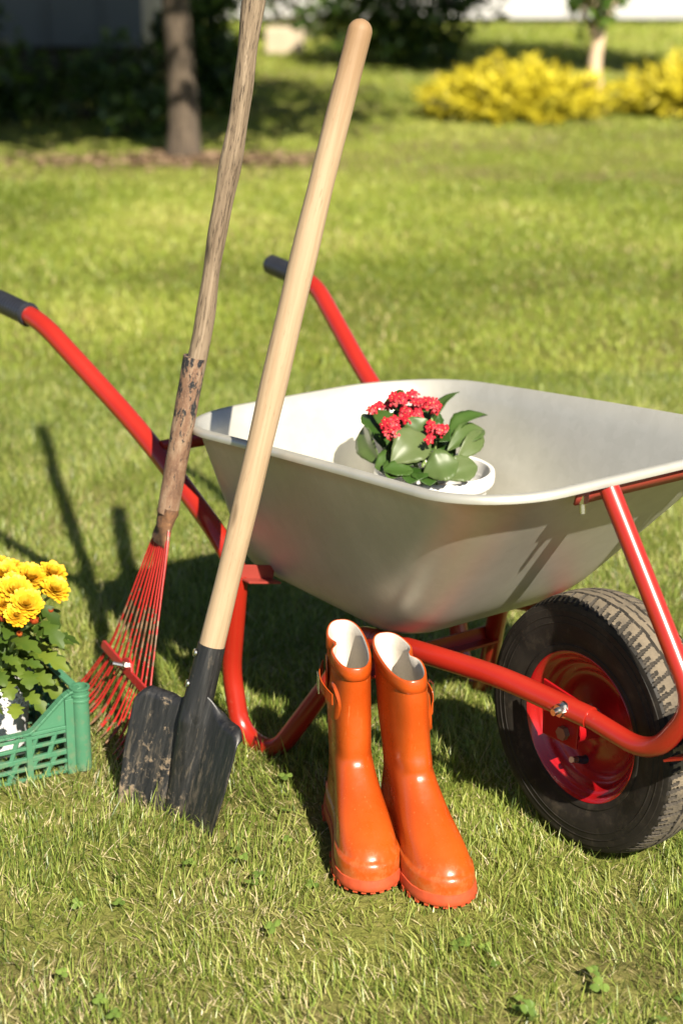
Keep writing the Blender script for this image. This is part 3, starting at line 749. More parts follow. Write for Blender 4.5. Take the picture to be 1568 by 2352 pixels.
# ------------------------------------------------------------------ red kalanchoe in the tray
kc = B2W(-.537, -.112, .272); KP = empty('potted_kalanchoe', kc)
tag(KP, 'red flowering plant with broad scalloped leaves in a white pot, standing in the wheelbarrow tray', 'potted plant')
def circ(r, z, n=56): return [Vector((r*math.cos(2*PI*k/n), r*math.sin(2*PI*k/n), z)) for k in range(n)]
mb = MB(); mb.rings([circ(.06, .006), circ(.062, .0), circ(.066, .002), circ(.088, .120), circ(.0895, .135), circ(.0995, .1355), circ(.1015, .139), circ(.102, .152), circ(.1005, .157), circ(.097, .159), circ(.0935, .157), circ(.092, .150), circ(.0895, .13), circ(.0875, .114)], cap0=True)
mb.obj('pot', M['white_pot'], KP)
mb = MB(); mb.rings([circ(.066, .126), circ(.068, .126), circ(.07, .112), circ(.06, .06)], cap0=False); mb.obj('inner_pot', M['white_pot'], KP)
mb = MB(); mb.rings([circ(.067, .112), circ(.03, .118)], cap1=True); mb.obj('soil', M['soil'], KP)
D0 = 3.10
pc = Vector(kc)+Vector((-.005, 0, .118))
U = lambda x, y: (803.8+0, 0)
def z4(x, y): return 1400/1.7417+x*.2197, 1530/1.7417+y*.2197         # zoomed crop -> frame
KL = [  # base (x,y,ddepth) tip (x,y,ddepth) width, normal, fold, tint
 ((330,880,-.03),(110,450,.03),.052,(-.7,-.6,.3),.35,.80), ((400,760,.0),(160,300,.05),.072,(.55,-.7,.5),.25,.35),
 ((560,640,.0),(240,270,.03),.040,(.0,-.5,.8),.3,.45), ((420,850,-.08),(800,545,-.05),.075,(-.25,-.9,.25),.3,.92),
 ((600,640,-.02),(800,380,-.03),.060,(-.2,-.85,.4),.3,.70), ((820,620,.02),(1030,590,-.03),.060,(-.2,-.3,.9),.3,.30),
 ((860,440,.04),(1125,70,.09),.036,(-.6,-.5,.3),.3,.62), ((1000,620,.03),(1425,310,.06),.060,(-.55,-.35,.75),.55,.55),
 ((1010,720,.0),(1405,470,.05),.052,(-.2,-.75,.6),.5,.72), ((1100,820,-.02),(1390,500,.03),.040,(.2,-.9,.3),.3,.85),
 ((760,960,-.09),(1130,830,-.09),.068,(-.05,-.75,.65),.25,.78), ((900,990,-.08),(1340,870,-.06),.055,(.1,-.8,.5),.45,.85),
 ((760,790,-.03),(570,860,-.08),.050,(.0,-.3,.95),.3,.40), ((790,770,-.03),(910,850,-.08),.045,(.1,-.4,.9),.3,.38),
 ((690,960,-.08),(350,905,-.09),.045,(.0,-.45,.9),.3,.5), ((850,700,.0),(690,740,-.05),.04,(.0,-.3,.95),.3,.42),
 ((560,300,.06),(430,100,.09),.045,(-.2,-.8,.3),.25,.35), ((700,320,.03),(800,290,.0),.04,(0,-.3,.9),.2,.4), ((900,900,-.06),(1240,900,-.02),.06,(.0,-.3,.95),.25,.25),
 ((600,800,0),(420,830,-.06),.05,(0,-.2,1),.3,.25), ((720,900,-.03),(760,1000,-.1),.05,(0,-.4,.9),.3,.2), ((560,720,.02),(330,700,.03),.06,(.3,-.5,.8),.3,.2), ((900,700,.03),(1100,760,.02),.06,(-.1,-.2,1),.3,.2),
 ((640,560,.04),(520,240,.05),.07,(-.1,-.8,.5),.2,.15), ((740,560,.05),(820,240,.06),.07,(.1,-.8,.5),.2,.2), ((520,600,.03),(380,330,.05),.07,(-.2,-.8,.5),.2,.12), ((640,640,.02),(640,330,.02),.07,(0,-.8,.5),.2,.1), ((820,700,.0),(880,500,-.01),.06,(0,-.8,.5),.2,.15), ((560,760,.0),(480,560,-.02),.07,(-.1,-.8,.5),.2,.12),
 ((600,900,-.05),(400,985,-.10),.06,(-.1,-.5,.85),.25,.55), ((680,930,-.06),(620,1040,-.11),.06,(.0,-.5,.85),.25,.3), ((520,860,-.05),(260,880,-.06),.06,(-.2,-.6,.8),.25,.6), ((760,960,-.06),(830,1060,-.11),.06,(.1,-.5,.85),.25,.35)]
for i, (b, tp, wd, nn, fo, ti) in enumerate(KL):
    bu, bv = z4(b[0], b[1]); tu, tv = z4(tp[0], tp[1]); bp, tp_ = at(bu, bv, D0+b[2]), at(tu, tv, D0+tp[2])
    mb = MB(); leaf(mb, bp, tp_, wd*.86, nn, fo*.9, .10, scal=7, tint=ti-.08, wpow=.8, peak=.56, rows=30)
    mb.obj('leaf', M['kal'], KP, kc, solid=.0012, angle=0)
mb = MB(); tops = [(690,190,.03),(550,210,.03),(850,230,.03),(310,260,.04),(640,330,0),(420,470,-.04),(430,540,-.05),(900,480,-.03),(830,590,-.06)]
for x, y, dd in tops:
    u, v = z4(x, y+40); mb.tube(crom([pc+Vector((random.uniform(-.02, .02), random.uniform(-.02, .02), -.01)), pc.lerp(at(u, v, D0+dd), .5)+Vector((0, 0, .01)), at(u, v, D0+dd)], 6), .0022, 8, tint=.4)
mb.obj('stems', M['stem'], KP, kc)
def kflower(mb, c, n, r):
    n = Vector(n).normalized(); x = n.orthogonal().normalized(); y = n.cross(x); a0 = random.random()*6
    for k in range(4 if random.random() < .65 else 5):
        a = a0+k*PI/2*random.uniform(.95, 1.05); e = x*math.cos(a)+y*math.sin(a); s_ = n.cross(e); w_ = r*.36
        pts = [c, c+e*r*.45+s_*w_+n*r*.10, c+e*r*.45-s_*w_+n*r*.10, c+e*r*.85+s_*w_*.8+n*r*.05, c+e*r*.85-s_*w_*.8+n*r*.05, c+e*r*1.08-n*r*.05]
        mb.add(pts, [(0, 2, 1), (1, 2, 4, 3), (3, 4, 5)], 0, None, random.uniform(.15, .7))
    q = [c+n*r*.12+(x*math.cos(a)+y*math.sin(a))*r*.14 for a in np.linspace(0, 2*PI, 6, endpoint=False)]
    mb.add(q+[c+n*r*.26], [(i, (i+1) % 6, 6) for i in range(6)], 0, None, .97)
KF = [(640,140,.03,9,60,48),(510,180,.02,13,85,58),(690,225,.02,9,62,42),(770,215,.03,9,62,50),(860,240,.02,13,70,62),(330,250,.04,9,90,32),(240,285,.03,4,45,20),(420,255,.05,5,50,30),(580,320,.0,9,60,46),(670,340,-.01,10,62,46),(590,400,-.02,4,38,26),(420,430,-.05,13,85,62),(420,520,-.06,9,80,55),(870,460,-.04,10,60,42),(950,500,-.04,9,60,42),(830,590,-.08,3,30,26)]
for x, y, dd, cnt, sx, sy in KF:
    mb = MB()
    for _ in range(int(cnt*1.5)):
        xx_, yy_ = x+random.uniform(-1, 1)*sx, y+random.uniform(-1, 1)*sy; u, v = z4(xx_, yy_)
        c0 = at(u, v, D0+dd-.012*(1-((yy_-y)/sy)**2)+random.uniform(-.006, .006))
        kflower(mb, c0, (random.uniform(-.5, .5)+(xx_-x)/sx*.6, -.9+random.uniform(-.2, .2), .75-(yy_-y)/sy*.6), random.uniform(.0062, .0082))
    mb.obj('flower_cluster', M['kalflower'], KP, kc, smooth=False, recalc=False)

# ------------------------------------------------------------------ yellow chrysanthemum in the crate
mc = Vector((-.572, 2.80, .014)); MP = empty('potted_chrysanthemum', mc)
tag(MP, 'yellow double chrysanthemum with red buds in a white lace patterned pot, inside the green crate', 'potted plant')
mb = MB(); n = 48
mb.rings([circ(.045, .004), circ(.05, 0), circ(.058, .070)], cap0=True)
mb.rings([circ(.0585, .070), circ(.0605, .072), circ(.0595, .0755)]); 
# lace band: crossing curved bars
for k in range(34):
    a0 = 2*PI*k/34
    for sgn in (1, -1):
        pts = [Vector(((.0605+.003*q)*math.cos(a0+sgn*q*.5), (.0605+.003*q)*math.sin(a0+sgn*q*.5), .074+.042*q)) for q in np.linspace(0, 1, 7)]
        mb.tube(pts, .0021, 5)
for z, r in ((.095, .0622), (.117, .0637)): mb.tube(circ(r, z)+[circ(r, z)[0]], .0018, 6)
mb.obj('pot', M['lace_pot'], MP, angle=50)
mb = MB(); mb.rings([circ(.056, .080), circ(.03, .084)], cap1=True); mb.obj('soil', M['soil'], MP)
mb = MB(); mb.rings([circ(.0568, .07), circ(.0578, .098)]); mb.obj('liner', M['white_pot'], MP)
def z3(x, y): return x*.14647, 2200/1.7417+y*.14647
DM = 2.98
FL = [(880,600,-.03,190,170),(840,340,.0,190,160),(490,400,-.02,215,180),(60,360,-.0,230,200),(240,620,-.06,225,190),(420,830,-.08,215,190),(270,1010,-.09,160,150),(0,620,-.04,200,190),(60,830,-.07,160,140),(260,480,-.03,160,120)]
FL += [(-260,420,.0,220,190),(-220,760,-.05,220,190),(-480,560,.02,220,190),(-120,200,.05,200,170),(150,260,.06,190,160),(-400,260,.07,200,170)]
stemtops = []
for x, y, dd, rw, rh in FL:
    u, v = z3(x, y); c0 = at(u, v, DM+dd); R_ = rw*.14647/(4247/DM)*1.24
    out = (c0-Vector((mc.x, mc.y, .20))); out.normalize(); n_ = (out*.7+Vector((.05, -.55, .75))).normalized()
    x_ = n_.orthogonal().normalized(); y_ = n_.cross(x_); mb = MB()
    for ring in range(7):
        q = ring/6; cnt = int(7+13*q); el = math.radians(82-78*q); ln = R_*(.42+.62*q)
        for k in range(cnt):
            a = 2*PI*(k+.5*(ring % 2))/cnt+random.uniform(-.1, .1); e = x_*math.cos(a)+y_*math.sin(a); el_ = el+random.uniform(-.14, .14)
            d_ = e*math.cos(el_)+n_*math.sin(el_); s_ = n_.cross(e).normalized(); nn_ = d_.cross(s_); L_ = ln*random.uniform(.9, 1.08); wd = R_*.20
            st0 = c0-n_*R_*.30; vs = []
            for i in range(5):
                t_ = i/4; cc = st0+d_*(L_*t_)+ (n_*(.16*L_*t_*t_)) ; w_ = wd*(.4+1.0*math.sin(PI*min(1, t_*.93))**.8*.8) if i < 4 else wd*.42
                cup = w_*.45
                vs += [cc+s_*w_+n_*cup*.6, cc, cc-s_*w_+n_*cup*.6]
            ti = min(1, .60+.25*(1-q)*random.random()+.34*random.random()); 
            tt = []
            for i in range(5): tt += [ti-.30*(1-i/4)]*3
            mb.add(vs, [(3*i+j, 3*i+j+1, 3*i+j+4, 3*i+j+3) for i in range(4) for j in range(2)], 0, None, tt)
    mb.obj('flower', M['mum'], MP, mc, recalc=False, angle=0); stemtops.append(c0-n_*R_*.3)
BU = [(490,690,-.06,70),(620,790,-.06,55),(540,1090,-.08,75),(50,1060,-.08,65),(310,1310,-.07,48),(800,940,-.03,45)]
for x, y, dd, rw in BU:
    u, v = z3(x, y); c0 = at(u, v, DM+dd); R_ = rw*.14647/(4247/DM); mb = MB(); n_ = Vector((.15, -.45, .85)).normalized(); x_ = n_.orthogonal().normalized(); y_ = n_.cross(x_)
    for k in range(16):
        a = 2*PI*k/8+(k//8)*.4; e = x_*math.cos(a)+y_*math.sin(a); s_ = n_.cross(e); vs = []; rr = R_*(1-.18*(k//8))
        for i in range(6):
            t_ = i/5; ph = t_*2.3; cc = c0+e*(rr*math.sin(ph)*(.95))-n_*(rr*math.cos(ph))*1.05; w_ = rr*.46*math.sin(PI*(.12+.8*t_))
            vs += [cc+s_*w_, cc-s_*w_]
        mb.add(vs, [(2*i, 2*i+1, 2*i+3, 2*i+2) for i in range(5)], 0, None, random.uniform(.0, .5)+(.45 if y > 1200 else 0))
    mb.obj('bud', M['bud'], MP, mc, recalc=False, angle=0); stemtops.append(c0-n_*R_)
mb = MB(); cb = mc+Vector((0, 0, .10))
for s_ in stemtops:
    b_ = cb+Vector((random.uniform(-.03, .03), random.uniform(-.03, .03), 0)); m1 = b_.lerp(s_, .55)+Vector((0, 0, .015)); mb.tube(crom([b_, m1, s_], 8), .0026, 8, tint=random.uniform(.2, .8))
mb.obj('stems', M['stem'], MP, mc)
ML = [((150,1410,-.06),(640,1590,-.11),.055,.55),((560,1620,-.06),(1085,1880,-.09),.06,.85),((640,1090,-.04),(1000,1530,-.07),.06,.5),((560,1320,-.04),(800,1330,-.06),.045,.35),((440,1880,-.09),(470,2180,-.12),.065,.6),((480,1950,-.07),(850,2100,-.09),.055,.65),((20,1700,-.09),(320,1790,-.11),.04,.6),((330,1760,-.08),(680,1830,-.1),.035,.55),((100,2050,-.1),(200,2350,-.12),.06,.75),((250,2400,-.1),(240,2640,-.13),.06,.95),((350,2250,-.07),(640,2400,-.09),.05,.75),((780,1310,-.02),(1270,1470,.0),.035,.2),((0,1350,-.06),(110,1450,-.09),.04,.5),((-60,1900,-.1),(100,2130,-.12),.06,.5),((520,1150,-.03),(700,960,-.02),.035,.3),((560,560,.0),(690,690,.02),.03,.2),((60,2560,-.09),(-140,2500,-.12),.05,.6)]
mb = MB()
def upn(b, tp): 
    return (random.uniform(-.25, .25), -.55+random.uniform(-.2, .2), .8)
for b, tp, wd, ti in ML:
    u, v = z3(b[0], b[1]); u2, v2 = z3(tp[0], tp[1]); leaf(mb, at(u, v, DM+b[2]), at(u2, v2, DM+tp[2]), wd*.52, upn(b, tp), .18, .10, lobes=3.6, tint=ti, rows=34, cols=6, wpow=.7, peak=.6, stalk=.1)
for _ in range(170):
    a = random.uniform(0, 2*PI); r_ = random.uniform(.0, .095); z = random.uniform(.10, .27); p = mc+Vector((r_*math.cos(a), r_*math.sin(a), z))
    q = p+Vector((math.cos(a+random.uniform(-.6, .6)), math.sin(a+random.uniform(-.6, .6)), random.uniform(-.8, .25)))*random.uniform(.035, .06)
    leaf(mb, p, q, random.uniform(.020, .032), (random.uniform(-.3, .3)+.3*math.cos(a), -.3+.3*math.sin(a), .85), .2, .12, lobes=3.6, tint=random.uniform(.1, .95), rows=22, cols=4, wpow=.55, peak=.6, stalk=.1)
mb.obj('foliage', M['mumleaf'], MP, mc, recalc=False, angle=0)

# ------------------------------------------------------------------ trees, shrubs, houses behind
def leaf_cloud(mb, n, sampler, size, tint=(0, 1), flat=.0):
    for _ in range(n):
        p = sampler(); s_ = size*random.uniform(.6, 1.3); nn = Vector((random.gauss(0, 1), random.gauss(0, 1), random.gauss(.5, 1))).normalized()
        x = nn.orthogonal().normalized(); x = Matrix.Rotation(random.random()*6.28, 3, nn) @ x; y = nn.cross(x)*.55; p = Vector(p)
        mb.add([p-x*s_*.5, p-y*s_*.45, p+x*s_*.5, p+y*s_*.45], [(0, 1, 2, 3)], 0, None, random.uniform(*tint))
def blob(c, r, lumps=9, sub=.5, seed=0):
    R = random.Random(seed); L_ = [(Vector(c), 1.0)]
    cs = []
    for _ in range(lumps):
        v = Vector((R.gauss(0, 1), R.gauss(0, 1), R.gauss(0, 1))).normalized(); cs.append((Vector((c[0]+v.x*r[0]*.62, c[1]+v.y*r[1]*.62, c[2]+v.z*r[2]*.62)), R.uniform(.32, .6)))
    def smp():
        c_, k = random.choice(cs); v = Vector((random.gauss(0, 1), random.gauss(0, 1), random.gauss(0, 1))).normalized()*random.random()**.45
        return (c_.x+v.x*r[0]*k, c_.y+v.y*r[1]*k, c_.z+v.z*r[2]*k)
    return smp, cs
def tree(name, x, y, tr, trunk_h, crown_c, crown_r, nleaf, lsize, bark, leafm, label, group=None, lean=(0, 0), seed=1, lumps=12):
    e = empty(name, (x, y, 0)); tag(e, label, 'tree', group); org = (x, y, 0)
    smp, cs = blob(crown_c, crown_r, lumps, seed=seed)
    mb = MB(); R = random.Random(seed+5)
    pts = [Vector((x+lean[0]*q*trunk_h+.012*math.sin(q*9), y+lean[1]*q*trunk_h, q*trunk_h)) for q in np.linspace(-.01, 1, 14)]
    mb.tube(pts, lambda q: tr*(1-.4*q)*(1+.28*max(0, .05-q)/.05), 18, rs=lambda q, a: 1+.05*math.sin(3*a+q*5)+.03*math.sin(7*a+q*20))
    for c_, k in cs:
        b_ = pts[R.randint(9, 13)]; mb.tube(crom([b_, b_.lerp(c_, .5)+Vector((R.uniform(-.15, .15), R.uniform(-.15, .15), .15)), c_], 5), lambda q: tr*.42*(1-.8*q), 8)
    mb.obj('trunk', bark, e, org)
    mb = MB(); leaf_cloud(mb, nleaf, smp, lsize); mb.obj('crown', leafm, e, org, smooth=False, recalc=False)
    return e
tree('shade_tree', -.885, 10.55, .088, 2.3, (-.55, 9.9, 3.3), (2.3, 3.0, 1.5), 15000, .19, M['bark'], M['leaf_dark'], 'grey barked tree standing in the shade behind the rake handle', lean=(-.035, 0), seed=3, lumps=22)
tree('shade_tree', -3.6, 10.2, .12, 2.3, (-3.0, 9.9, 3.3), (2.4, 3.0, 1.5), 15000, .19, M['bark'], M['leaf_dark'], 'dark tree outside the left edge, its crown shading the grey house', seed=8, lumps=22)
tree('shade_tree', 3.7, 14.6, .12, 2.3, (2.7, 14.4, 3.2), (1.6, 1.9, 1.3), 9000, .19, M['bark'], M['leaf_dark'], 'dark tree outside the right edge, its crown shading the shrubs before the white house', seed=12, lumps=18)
# young whitewashed tree between the golden shrubs
yt_ = tree('young_tree', 1.735, 12.95, .062, .62, (1.785, 12.95, 1.0), (.34, .36, .5), 620, .10, M['bark_pale'], M['leaf_mid'], 'young tree with a pale bare trunk rising between the golden shrubs', seed=21, lumps=9)

def shrub(name, c, r, n, size, mat_, label, group, seed, cat='shrub', tint=(0, 1), stems=9, lumps=12):
    e = empty(name, (c[0], c[1], 0)); tag(e, label, cat, group); org = (c[0], c[1], 0)
    smp, cs = blob(c, r, lumps, seed=seed)
    mb = MB()
    for c_, k in cs: mb.tube([Vector((c[0], c[1], 0)), Vector(c_)], .012, 6, tint=.3)
    mb.obj('stems', M['bark'], e, org)
    def s2():
        while True:
            p = smp()
            if p[2] > .01: return p
    mb = MB(); leaf_cloud(mb, n, s2, size, tint); mb.obj('foliage', mat_, e, org, smooth=False, recalc=False); return e
def juniper(c, r, n, label, seed):
    e = empty('golden_shrub', (c[0], c[1], 0)); tag(e, label, 'shrub', 'golden shrubs on the lawn'); org = (c[0], c[1], 0); R = random.Random(seed)
    st = MB(); mb = MB()
    for _ in range(n):
        a = R.uniform(0, 2*PI); q = R.random()**.6; el = R.uniform(.12, 1.0)
        hh = r[2]*(1-.55*q**2)*(R.uniform(.3, 1.0) if R.random() < .88 else R.uniform(1.0, 1.15))
        p1 = Vector((c[0]+math.cos(a)*r[0]*q, c[1]+math.sin(a)*r[1]*q, hh)); p0 = Vector((c[0]+math.cos(a)*r[0]*q*.45, c[1]+math.sin(a)*r[1]*q*.45, hh*.35))
        d = (p1-p0).normalized()
        if R.random() < .25: hh *= .4; p1.z = hh; p0.z = hh*.3; d = (p1-p0).normalized()
        if _ % 5 == 0: st.tube([Vector((c[0], c[1], .0)), p0, p1], .005, 5)
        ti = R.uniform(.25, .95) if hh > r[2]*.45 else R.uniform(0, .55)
        for k in range(30):
            t_ = R.uniform(.25, 1.06); p = p0.lerp(p1, t_); sd = Vector((R.gauss(0, 1), R.gauss(0, 1), R.gauss(0, .6))).normalized(); sp = (d*1.1+sd).normalized()*R.uniform(.035, .10); wv = sp.cross(Vector((R.gauss(0, 1), R.gauss(0, 1), R.gauss(0, 1)))).normalized()*.007
            mb.add([p-wv, p+wv, p+sp*.6+wv, p+sp], [(0, 1, 2, 3)], 0, None, min(1, max(0, ti+R.uniform(-.2, .2))))
    st.obj('stems', M['bark'], e, org); mb.obj('foliage', M['juniper'], e, org, smooth=False, recalc=False)
juniper((1.18, 12.72, 0), (.67, .60, .36), 520, 'golden yellow spreading shrub at the edge of the shade, left of the pale trunk', 31)
juniper((2.44, 12.95, 0), (.60, .55, .37), 430, 'golden yellow spreading shrub right of the pale trunk, cut by the right edge', 32)

DG = 'dark shrubs in the shade of the trees'
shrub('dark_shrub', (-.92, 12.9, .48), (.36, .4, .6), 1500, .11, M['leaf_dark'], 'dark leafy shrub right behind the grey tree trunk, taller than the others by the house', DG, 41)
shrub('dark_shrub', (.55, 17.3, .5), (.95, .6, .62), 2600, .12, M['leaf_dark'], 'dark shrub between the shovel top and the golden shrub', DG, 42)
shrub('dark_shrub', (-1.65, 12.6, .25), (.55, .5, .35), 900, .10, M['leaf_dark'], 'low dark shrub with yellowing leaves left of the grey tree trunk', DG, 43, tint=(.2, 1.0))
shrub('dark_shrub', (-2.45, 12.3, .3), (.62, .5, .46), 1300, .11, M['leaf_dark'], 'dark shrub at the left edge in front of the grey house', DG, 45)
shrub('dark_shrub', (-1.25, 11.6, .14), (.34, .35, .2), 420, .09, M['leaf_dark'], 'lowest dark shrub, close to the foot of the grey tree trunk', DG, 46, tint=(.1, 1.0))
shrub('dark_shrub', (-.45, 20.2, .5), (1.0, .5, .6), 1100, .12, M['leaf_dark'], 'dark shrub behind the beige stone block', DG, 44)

def house(name, x0, x1, y0, y1, z0, z1, wm, bm, label, seams, bands):
    e = empty(name, ((x0+x1)/2, (y0+y1)/2, 0)); tag(e, label, 'house'); org = e.location
    mb = MB(); mb.box(((x0+x1)/2, (y0+y1)/2, (z0+z1)/2), (x1-x0, y1-y0, z1-z0))
    k = x0+.2
    while k < x1-.1 and seams:
        mb.box((k, y0-.012, (z0+z1)/2), (.03, .024, z1-z0-.004)); k += seams
    mb.obj('wall', wm, e, org, smooth=False)
    mb = MB(); mb.box(((x0+x1)/2, (y0+y1)/2+.05, z0/2-.003), (x1-x0-.12, y1-y0-.12, z0-.006)); mb.obj('plinth', bm, e, org, smooth=False)
    mb = MB(); mb.prism([(x0-.3, y0-.35, z1+.002), (x0-.3, y1+.35, z1+.002), (x0-.3, (y0+y1)/2, z1+1.2)], (1, 0, 0), x1-x0+.6); mb.obj('roof', M['dark_base'], e, org, smooth=False)
    return e
house('white_house', -5, 9, 23.5, 29, .075, 3.0, M['wall_white'], M['plinth'], 'white walled house on a grey concrete plinth at the far end of the garden', 1.9, 0)
house('grey_house', -7.5, -1.52, 14.6, 20, .34, 2.8, M['siding'], M['dark_base'], 'grey panelled house in deep shade at the upper left', .42, 0)
mb = MB(); c0 = (-.55, 18.5, .13)
mb.box(c0, (.37, .25, .26)); tag(mb.obj('stone_block', M['stone'], smooth=False, bevel=.02, org=None), 'sunlit beige stone block on the grass behind the handles', 'stone block')

# dry leaf litter under the trees
mb = MB()
for _ in range(1300):
    x, y = random.gauss(-.85, .5), random.gauss(10.4, .17)
    if x > -.1: continue
    a = random.random()*6.28; s_ = random.uniform(.015, .035); p = Vector((x, y, random.uniform(.008, .03))); tl = random.uniform(-.4, .4)
    d = Vector((math.cos(a), math.sin(a), tl))*s_; e_ = Vector((-math.sin(a), math.cos(a), random.uniform(-.4, .4)))*s_*.55
    mb.add([p-d, p-e_, p+d, p+e_], [(0, 1, 2, 3)], 0, None, random.random())
tag(mb.obj('leaf_litter', M['litter'], smooth=False, recalc=False), 'dry brown leaves scattered under the trees', 'leaf litter', kind='stuff')

# ------------------------------------------------------------------ grass
def vnoise(x, y, s, seed):
    r = np.random.default_rng(seed); G = r.random((64, 64)); x = x*s+100; y = y*s+100
    i = np.floor(x).astype(int); j = np.floor(y).astype(int); fx = x-i; fy = y-j; fx = fx*fx*(3-2*fx); fy = fy*fy*(3-2*fy)
    g_ = lambda a, b: G[a % 64, b % 64]
    return (g_(i, j)*(1-fx)+g_(i+1, j)*fx)*(1-fy)+(g_(i, j+1)*(1-fx)+g_(i+1, j+1)*fx)*fy
def blades(name, x, y, h, wd, lean, az, tint, mat_, K=3, z0=None):
    n = len(x); t = np.linspace(0, 1, K+1); ca, sa = np.cos(az), np.sin(az)
    fa = az+PI/2+rng.normal(0, .5, n); cx, cy = np.cos(fa), np.sin(fa)
    V = np.zeros((n, 2*K+1, 3)); z0 = np.zeros(n) if z0 is None else z0
    for i, q in enumerate(t):
        ho = lean*h*(q**1.25); zz = h*np.sqrt(np.maximum(.02, 1-(np.minimum(lean, .98)*.9)**2))*q*(1-.18*q*lean)
        px, py, pz = x+ca*ho, y+sa*ho, z0+zz
        if i < K:
            w2 = wd*.5*(1-.75*q**2) ; V[:, 2*i] = np.c_[px-cx*w2, py-cy*w2, pz]; V[:, 2*i+1] = np.c_[px+cx*w2, py+cy*w2, pz]
        else: V[:, 2*K] = np.c_[px, py, pz]
    m = 2*K+1; base = (np.arange(n)*m)[:, None]
    quads = np.concatenate([base+np.array([2*i, 2*i+1, 2*i+3, 2*i+2]) for i in range(K-1)], 1).reshape(-1, 4) if K > 1 else np.zeros((0, 4), int)
    tris = base+np.array([2*K-2, 2*K-1, 2*K])
    me = bpy.data.meshes.new(name); me.vertices.add(n*m); me.vertices.foreach_set('co', V.reshape(-1).astype(np.float32))
    loops = np.concatenate([quads.ravel(), tris.ravel()]); me.loops.add(len(loops)); me.loops.foreach_set('vertex_index', loops.astype(np.int32))
    npoly = len(quads)+len(tris); me.polygons.add(npoly)
    st = np.concatenate([np.arange(len(quads))*4, len(quads)*4+np.arange(len(tris))*3]); me.polygons.foreach_set('loop_start', st.astype(np.int32))
    me.update(calc_edges=True); me.validate()
    a = me.attributes.new('tint', 'FLOAT', 'POINT'); a.data.foreach_set('value', np.repeat(tint, m).astype(np.float32))
    me.materials.append(mat_); me.shade_smooth()
    o = bpy.data.objects.new(name, me); COL.objects.link(o); return o
def inside(x, y, k=1.0):
    """True where something solid stands on the turf"""
    bad = np.zeros(len(x), bool)
    for (hx, hy), (dx, dy) in (((.0, 2.601), (.151, -.9885)), ((.0765, 2.557), (.276, -.961))):
        a = (x-hx)*dx+(y-hy)*dy; b = (x-hx)*-dy+(y-hy)*dx
        bad |= (a > -.005) & (a < .295) & (np.abs(b) < np.interp(a, [0, .05, .1, .2, .26, .29], [.03, .037, .037, .053, .046, .02]))
    c, s = math.cos(YAW), math.sin(YAW); lx = (x-WX)*c+(y-WY)*s; ly = -(x-WX)*s+(y-WY)*c
    bad |= (np.abs(lx) < .065) & (np.abs(ly) < .045)
    return bad
def scatter(n, y0, y1, slope, margin):
    y = np.sqrt(rng.random(n)*(y1**2-y0**2)+y0**2); x = (rng.random(n)*2-1)*(slope*y+margin); return x, y
# near turf
N = 300000
x, y = scatter(N, 1.55, 5.4, .205, .2)
xo, yo = scatter(110000, 1.4, 5.4, .30, .8); out_ = np.abs(xo) > .205*yo+.2; x, y = np.r_[x, xo[out_]], np.r_[y, yo[out_]]; N = len(x)
ok = ~inside(x, y)
pat = vnoise(x, y, 5, 1)*.6+vnoise(x, y, 14, 2)*.4; dens = .35+1.1*pat+.25*vnoise(x, y, 40, 9)
bare = np.exp(-(((x-.06)/.06)**2+((y-2.20)/.05)**2)) + np.exp(-(((x-.0)/.05)**2+((y-2.02)/.06)**2))+.8*np.exp(-(((x-.34)/.07)**2+((y-2.10)/.04)**2))
ok &= rng.random(N) < dens*(1-.85*np.clip(bare, 0, 1)); x, y, pat = x[ok], y[ok], pat[ok]; n = len(x)
h = (.014+.026*rng.random(n)**1.3)*(.65+.8*pat); lng = rng.random(n) < .035; h[lng] *= 1.7
bd = np.full(n, 9.)
for (hx, hy), (dx, dy) in (((.0, 2.601), (.151, -.9885)), ((.0765, 2.557), (.276, -.961))):
    a_ = np.clip((x-hx)*dx+(y-hy)*dy, 0, .29); bd = np.minimum(bd, np.hypot(x-hx-a_*dx, y-hy-a_*dy))
h *= np.interp(bd, [.05, .085], [.45, 1])
straw = rng.random(n) < np.clip(.21-.25*(pat-.5)+.25*(vnoise(x, y, 7, 5)-.5), .1, .6)
lean = np.clip(rng.normal(.55, .25, n), .05, .97); lean[straw] = np.clip(rng.normal(.88, .12, straw.sum()), .3, .98); h[straw & ~lng] *= .8
tint = np.clip(.41+.21*rng.normal(0, 1, n)+.22*(vnoise(x, y, 3, 6)-.5), .0, .68); tint[straw] = rng.uniform(.70, 1.0, straw.sum())
az = rng.random(n)*2*PI*.8+vnoise(x, y, 6, 7)*6
near = blades('grass', x, y, h, rng.uniform(.0009, .0022, n), lean, az, tint, M['grass'], 3)
tag(near, 'short green turf with dry straw mixed in', 'grass', kind='stuff')
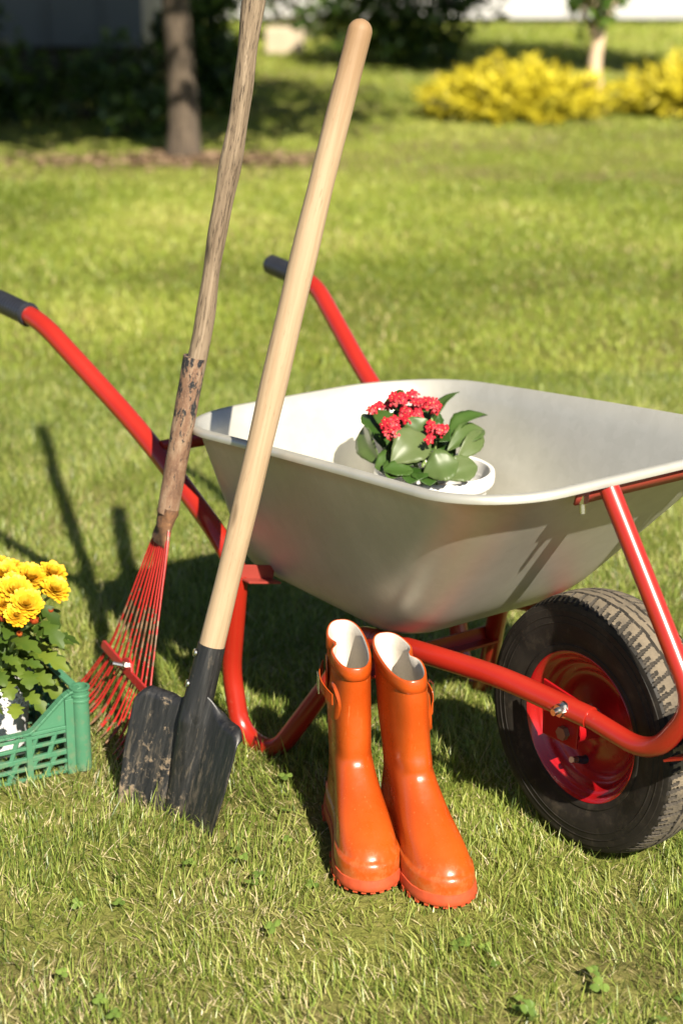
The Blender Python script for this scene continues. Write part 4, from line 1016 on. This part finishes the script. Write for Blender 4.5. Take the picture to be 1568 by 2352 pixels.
# lawn further back
N = 300000
x, y = scatter(N, 5.2, 25, .26, .8); pr = np.clip((9/y)**1.1, .12, 1); ok = rng.random(N) < pr
sp = ((np.abs(x+.85) < .9) & (np.abs(y-10.35) < .33)) & (rng.random(N) < .8); ok &= ~sp; x, y = x[ok], y[ok]; n = len(x)
x2, y2 = scatter(130000, 5.0, 9.5, .24, .6); x, y = np.r_[x, x2], np.r_[y, y2]; n = len(x)
pat = vnoise(x, y, 2.2, 11)*.6+vnoise(x, y, 6, 12)*.4
h = (.014+.024*rng.random(n))*(.6+.8*pat)*np.where(y > 17.5, 2.2, 1); wdt = np.clip(.0007*y, .004, .014)*rng.uniform(.7, 1.4, n)
tint = np.clip(.42+.17*rng.normal(0, 1, n)+.7*(vnoise(x, y, 1.3, 13)-.5)+.35*(pat-.5), 0, .80); st = rng.random(n) < .06+.34*np.clip(vnoise(x, y, 1.7, 15)-.5, 0, 1); tint[st] = rng.uniform(.8, 1, st.sum())
far = blades('grass', x, y, h, wdt, np.clip(rng.normal(.6, .22, n), .05, .95), rng.random(n)*2*PI, tint, M['lawn'], 2)
tag(far, 'even green lawn stretching back to the shrubs', 'grass', kind='stuff')
# clover in the near turf
mb = MB()
for cx, cy, cnt, sp in ((.27, 2.04, 22, .05), (.20, 2.18, 9, .03), (.36, 1.97, 14, .06), (.42, 1.9, 12, .06), (.22, 1.92, 14, .06), (-.05, 2.5, 30, .08), (-.13, 2.35, 18, .06), (-.33, 2.3, 10, .05), (.1, 1.86, 14, .08), (.3, 1.82, 14, .08), (-.3, 1.9, 14, .12), (.33, 2.62, 22, .1)):
    for _ in range(int(cnt*.35)):
        p = Vector((random.gauss(cx, sp*1.2), random.gauss(cy, sp), random.uniform(.010, .026))); a0 = random.random()*6; r = random.uniform(.0045, .0078)
        if inside(np.array([p.x]), np.array([p.y]))[0]: continue
        nn = Vector((random.gauss(0, .25), random.gauss(-.1, .25), 1)).normalized(); X = nn.orthogonal().normalized(); Y = nn.cross(X)
        for k in range(3):
            a = a0+k*2.09; e_ = X*math.cos(a)+Y*math.sin(a); c1 = p+e_*r*.95
            vs = [c1+(X*math.cos(b)+Y*math.sin(b))*r*.88+nn*(.15*r*math.cos(2*b)) for b in np.linspace(0, 2*PI, 9, endpoint=False)]
            mb.add(vs, [tuple(range(9))], 0, None, random.uniform(.2, 1))
tag(mb.obj('clover', M['clover'], smooth=False, recalc=False), 'clover leaves growing in the near turf', 'clover', kind='stuff')
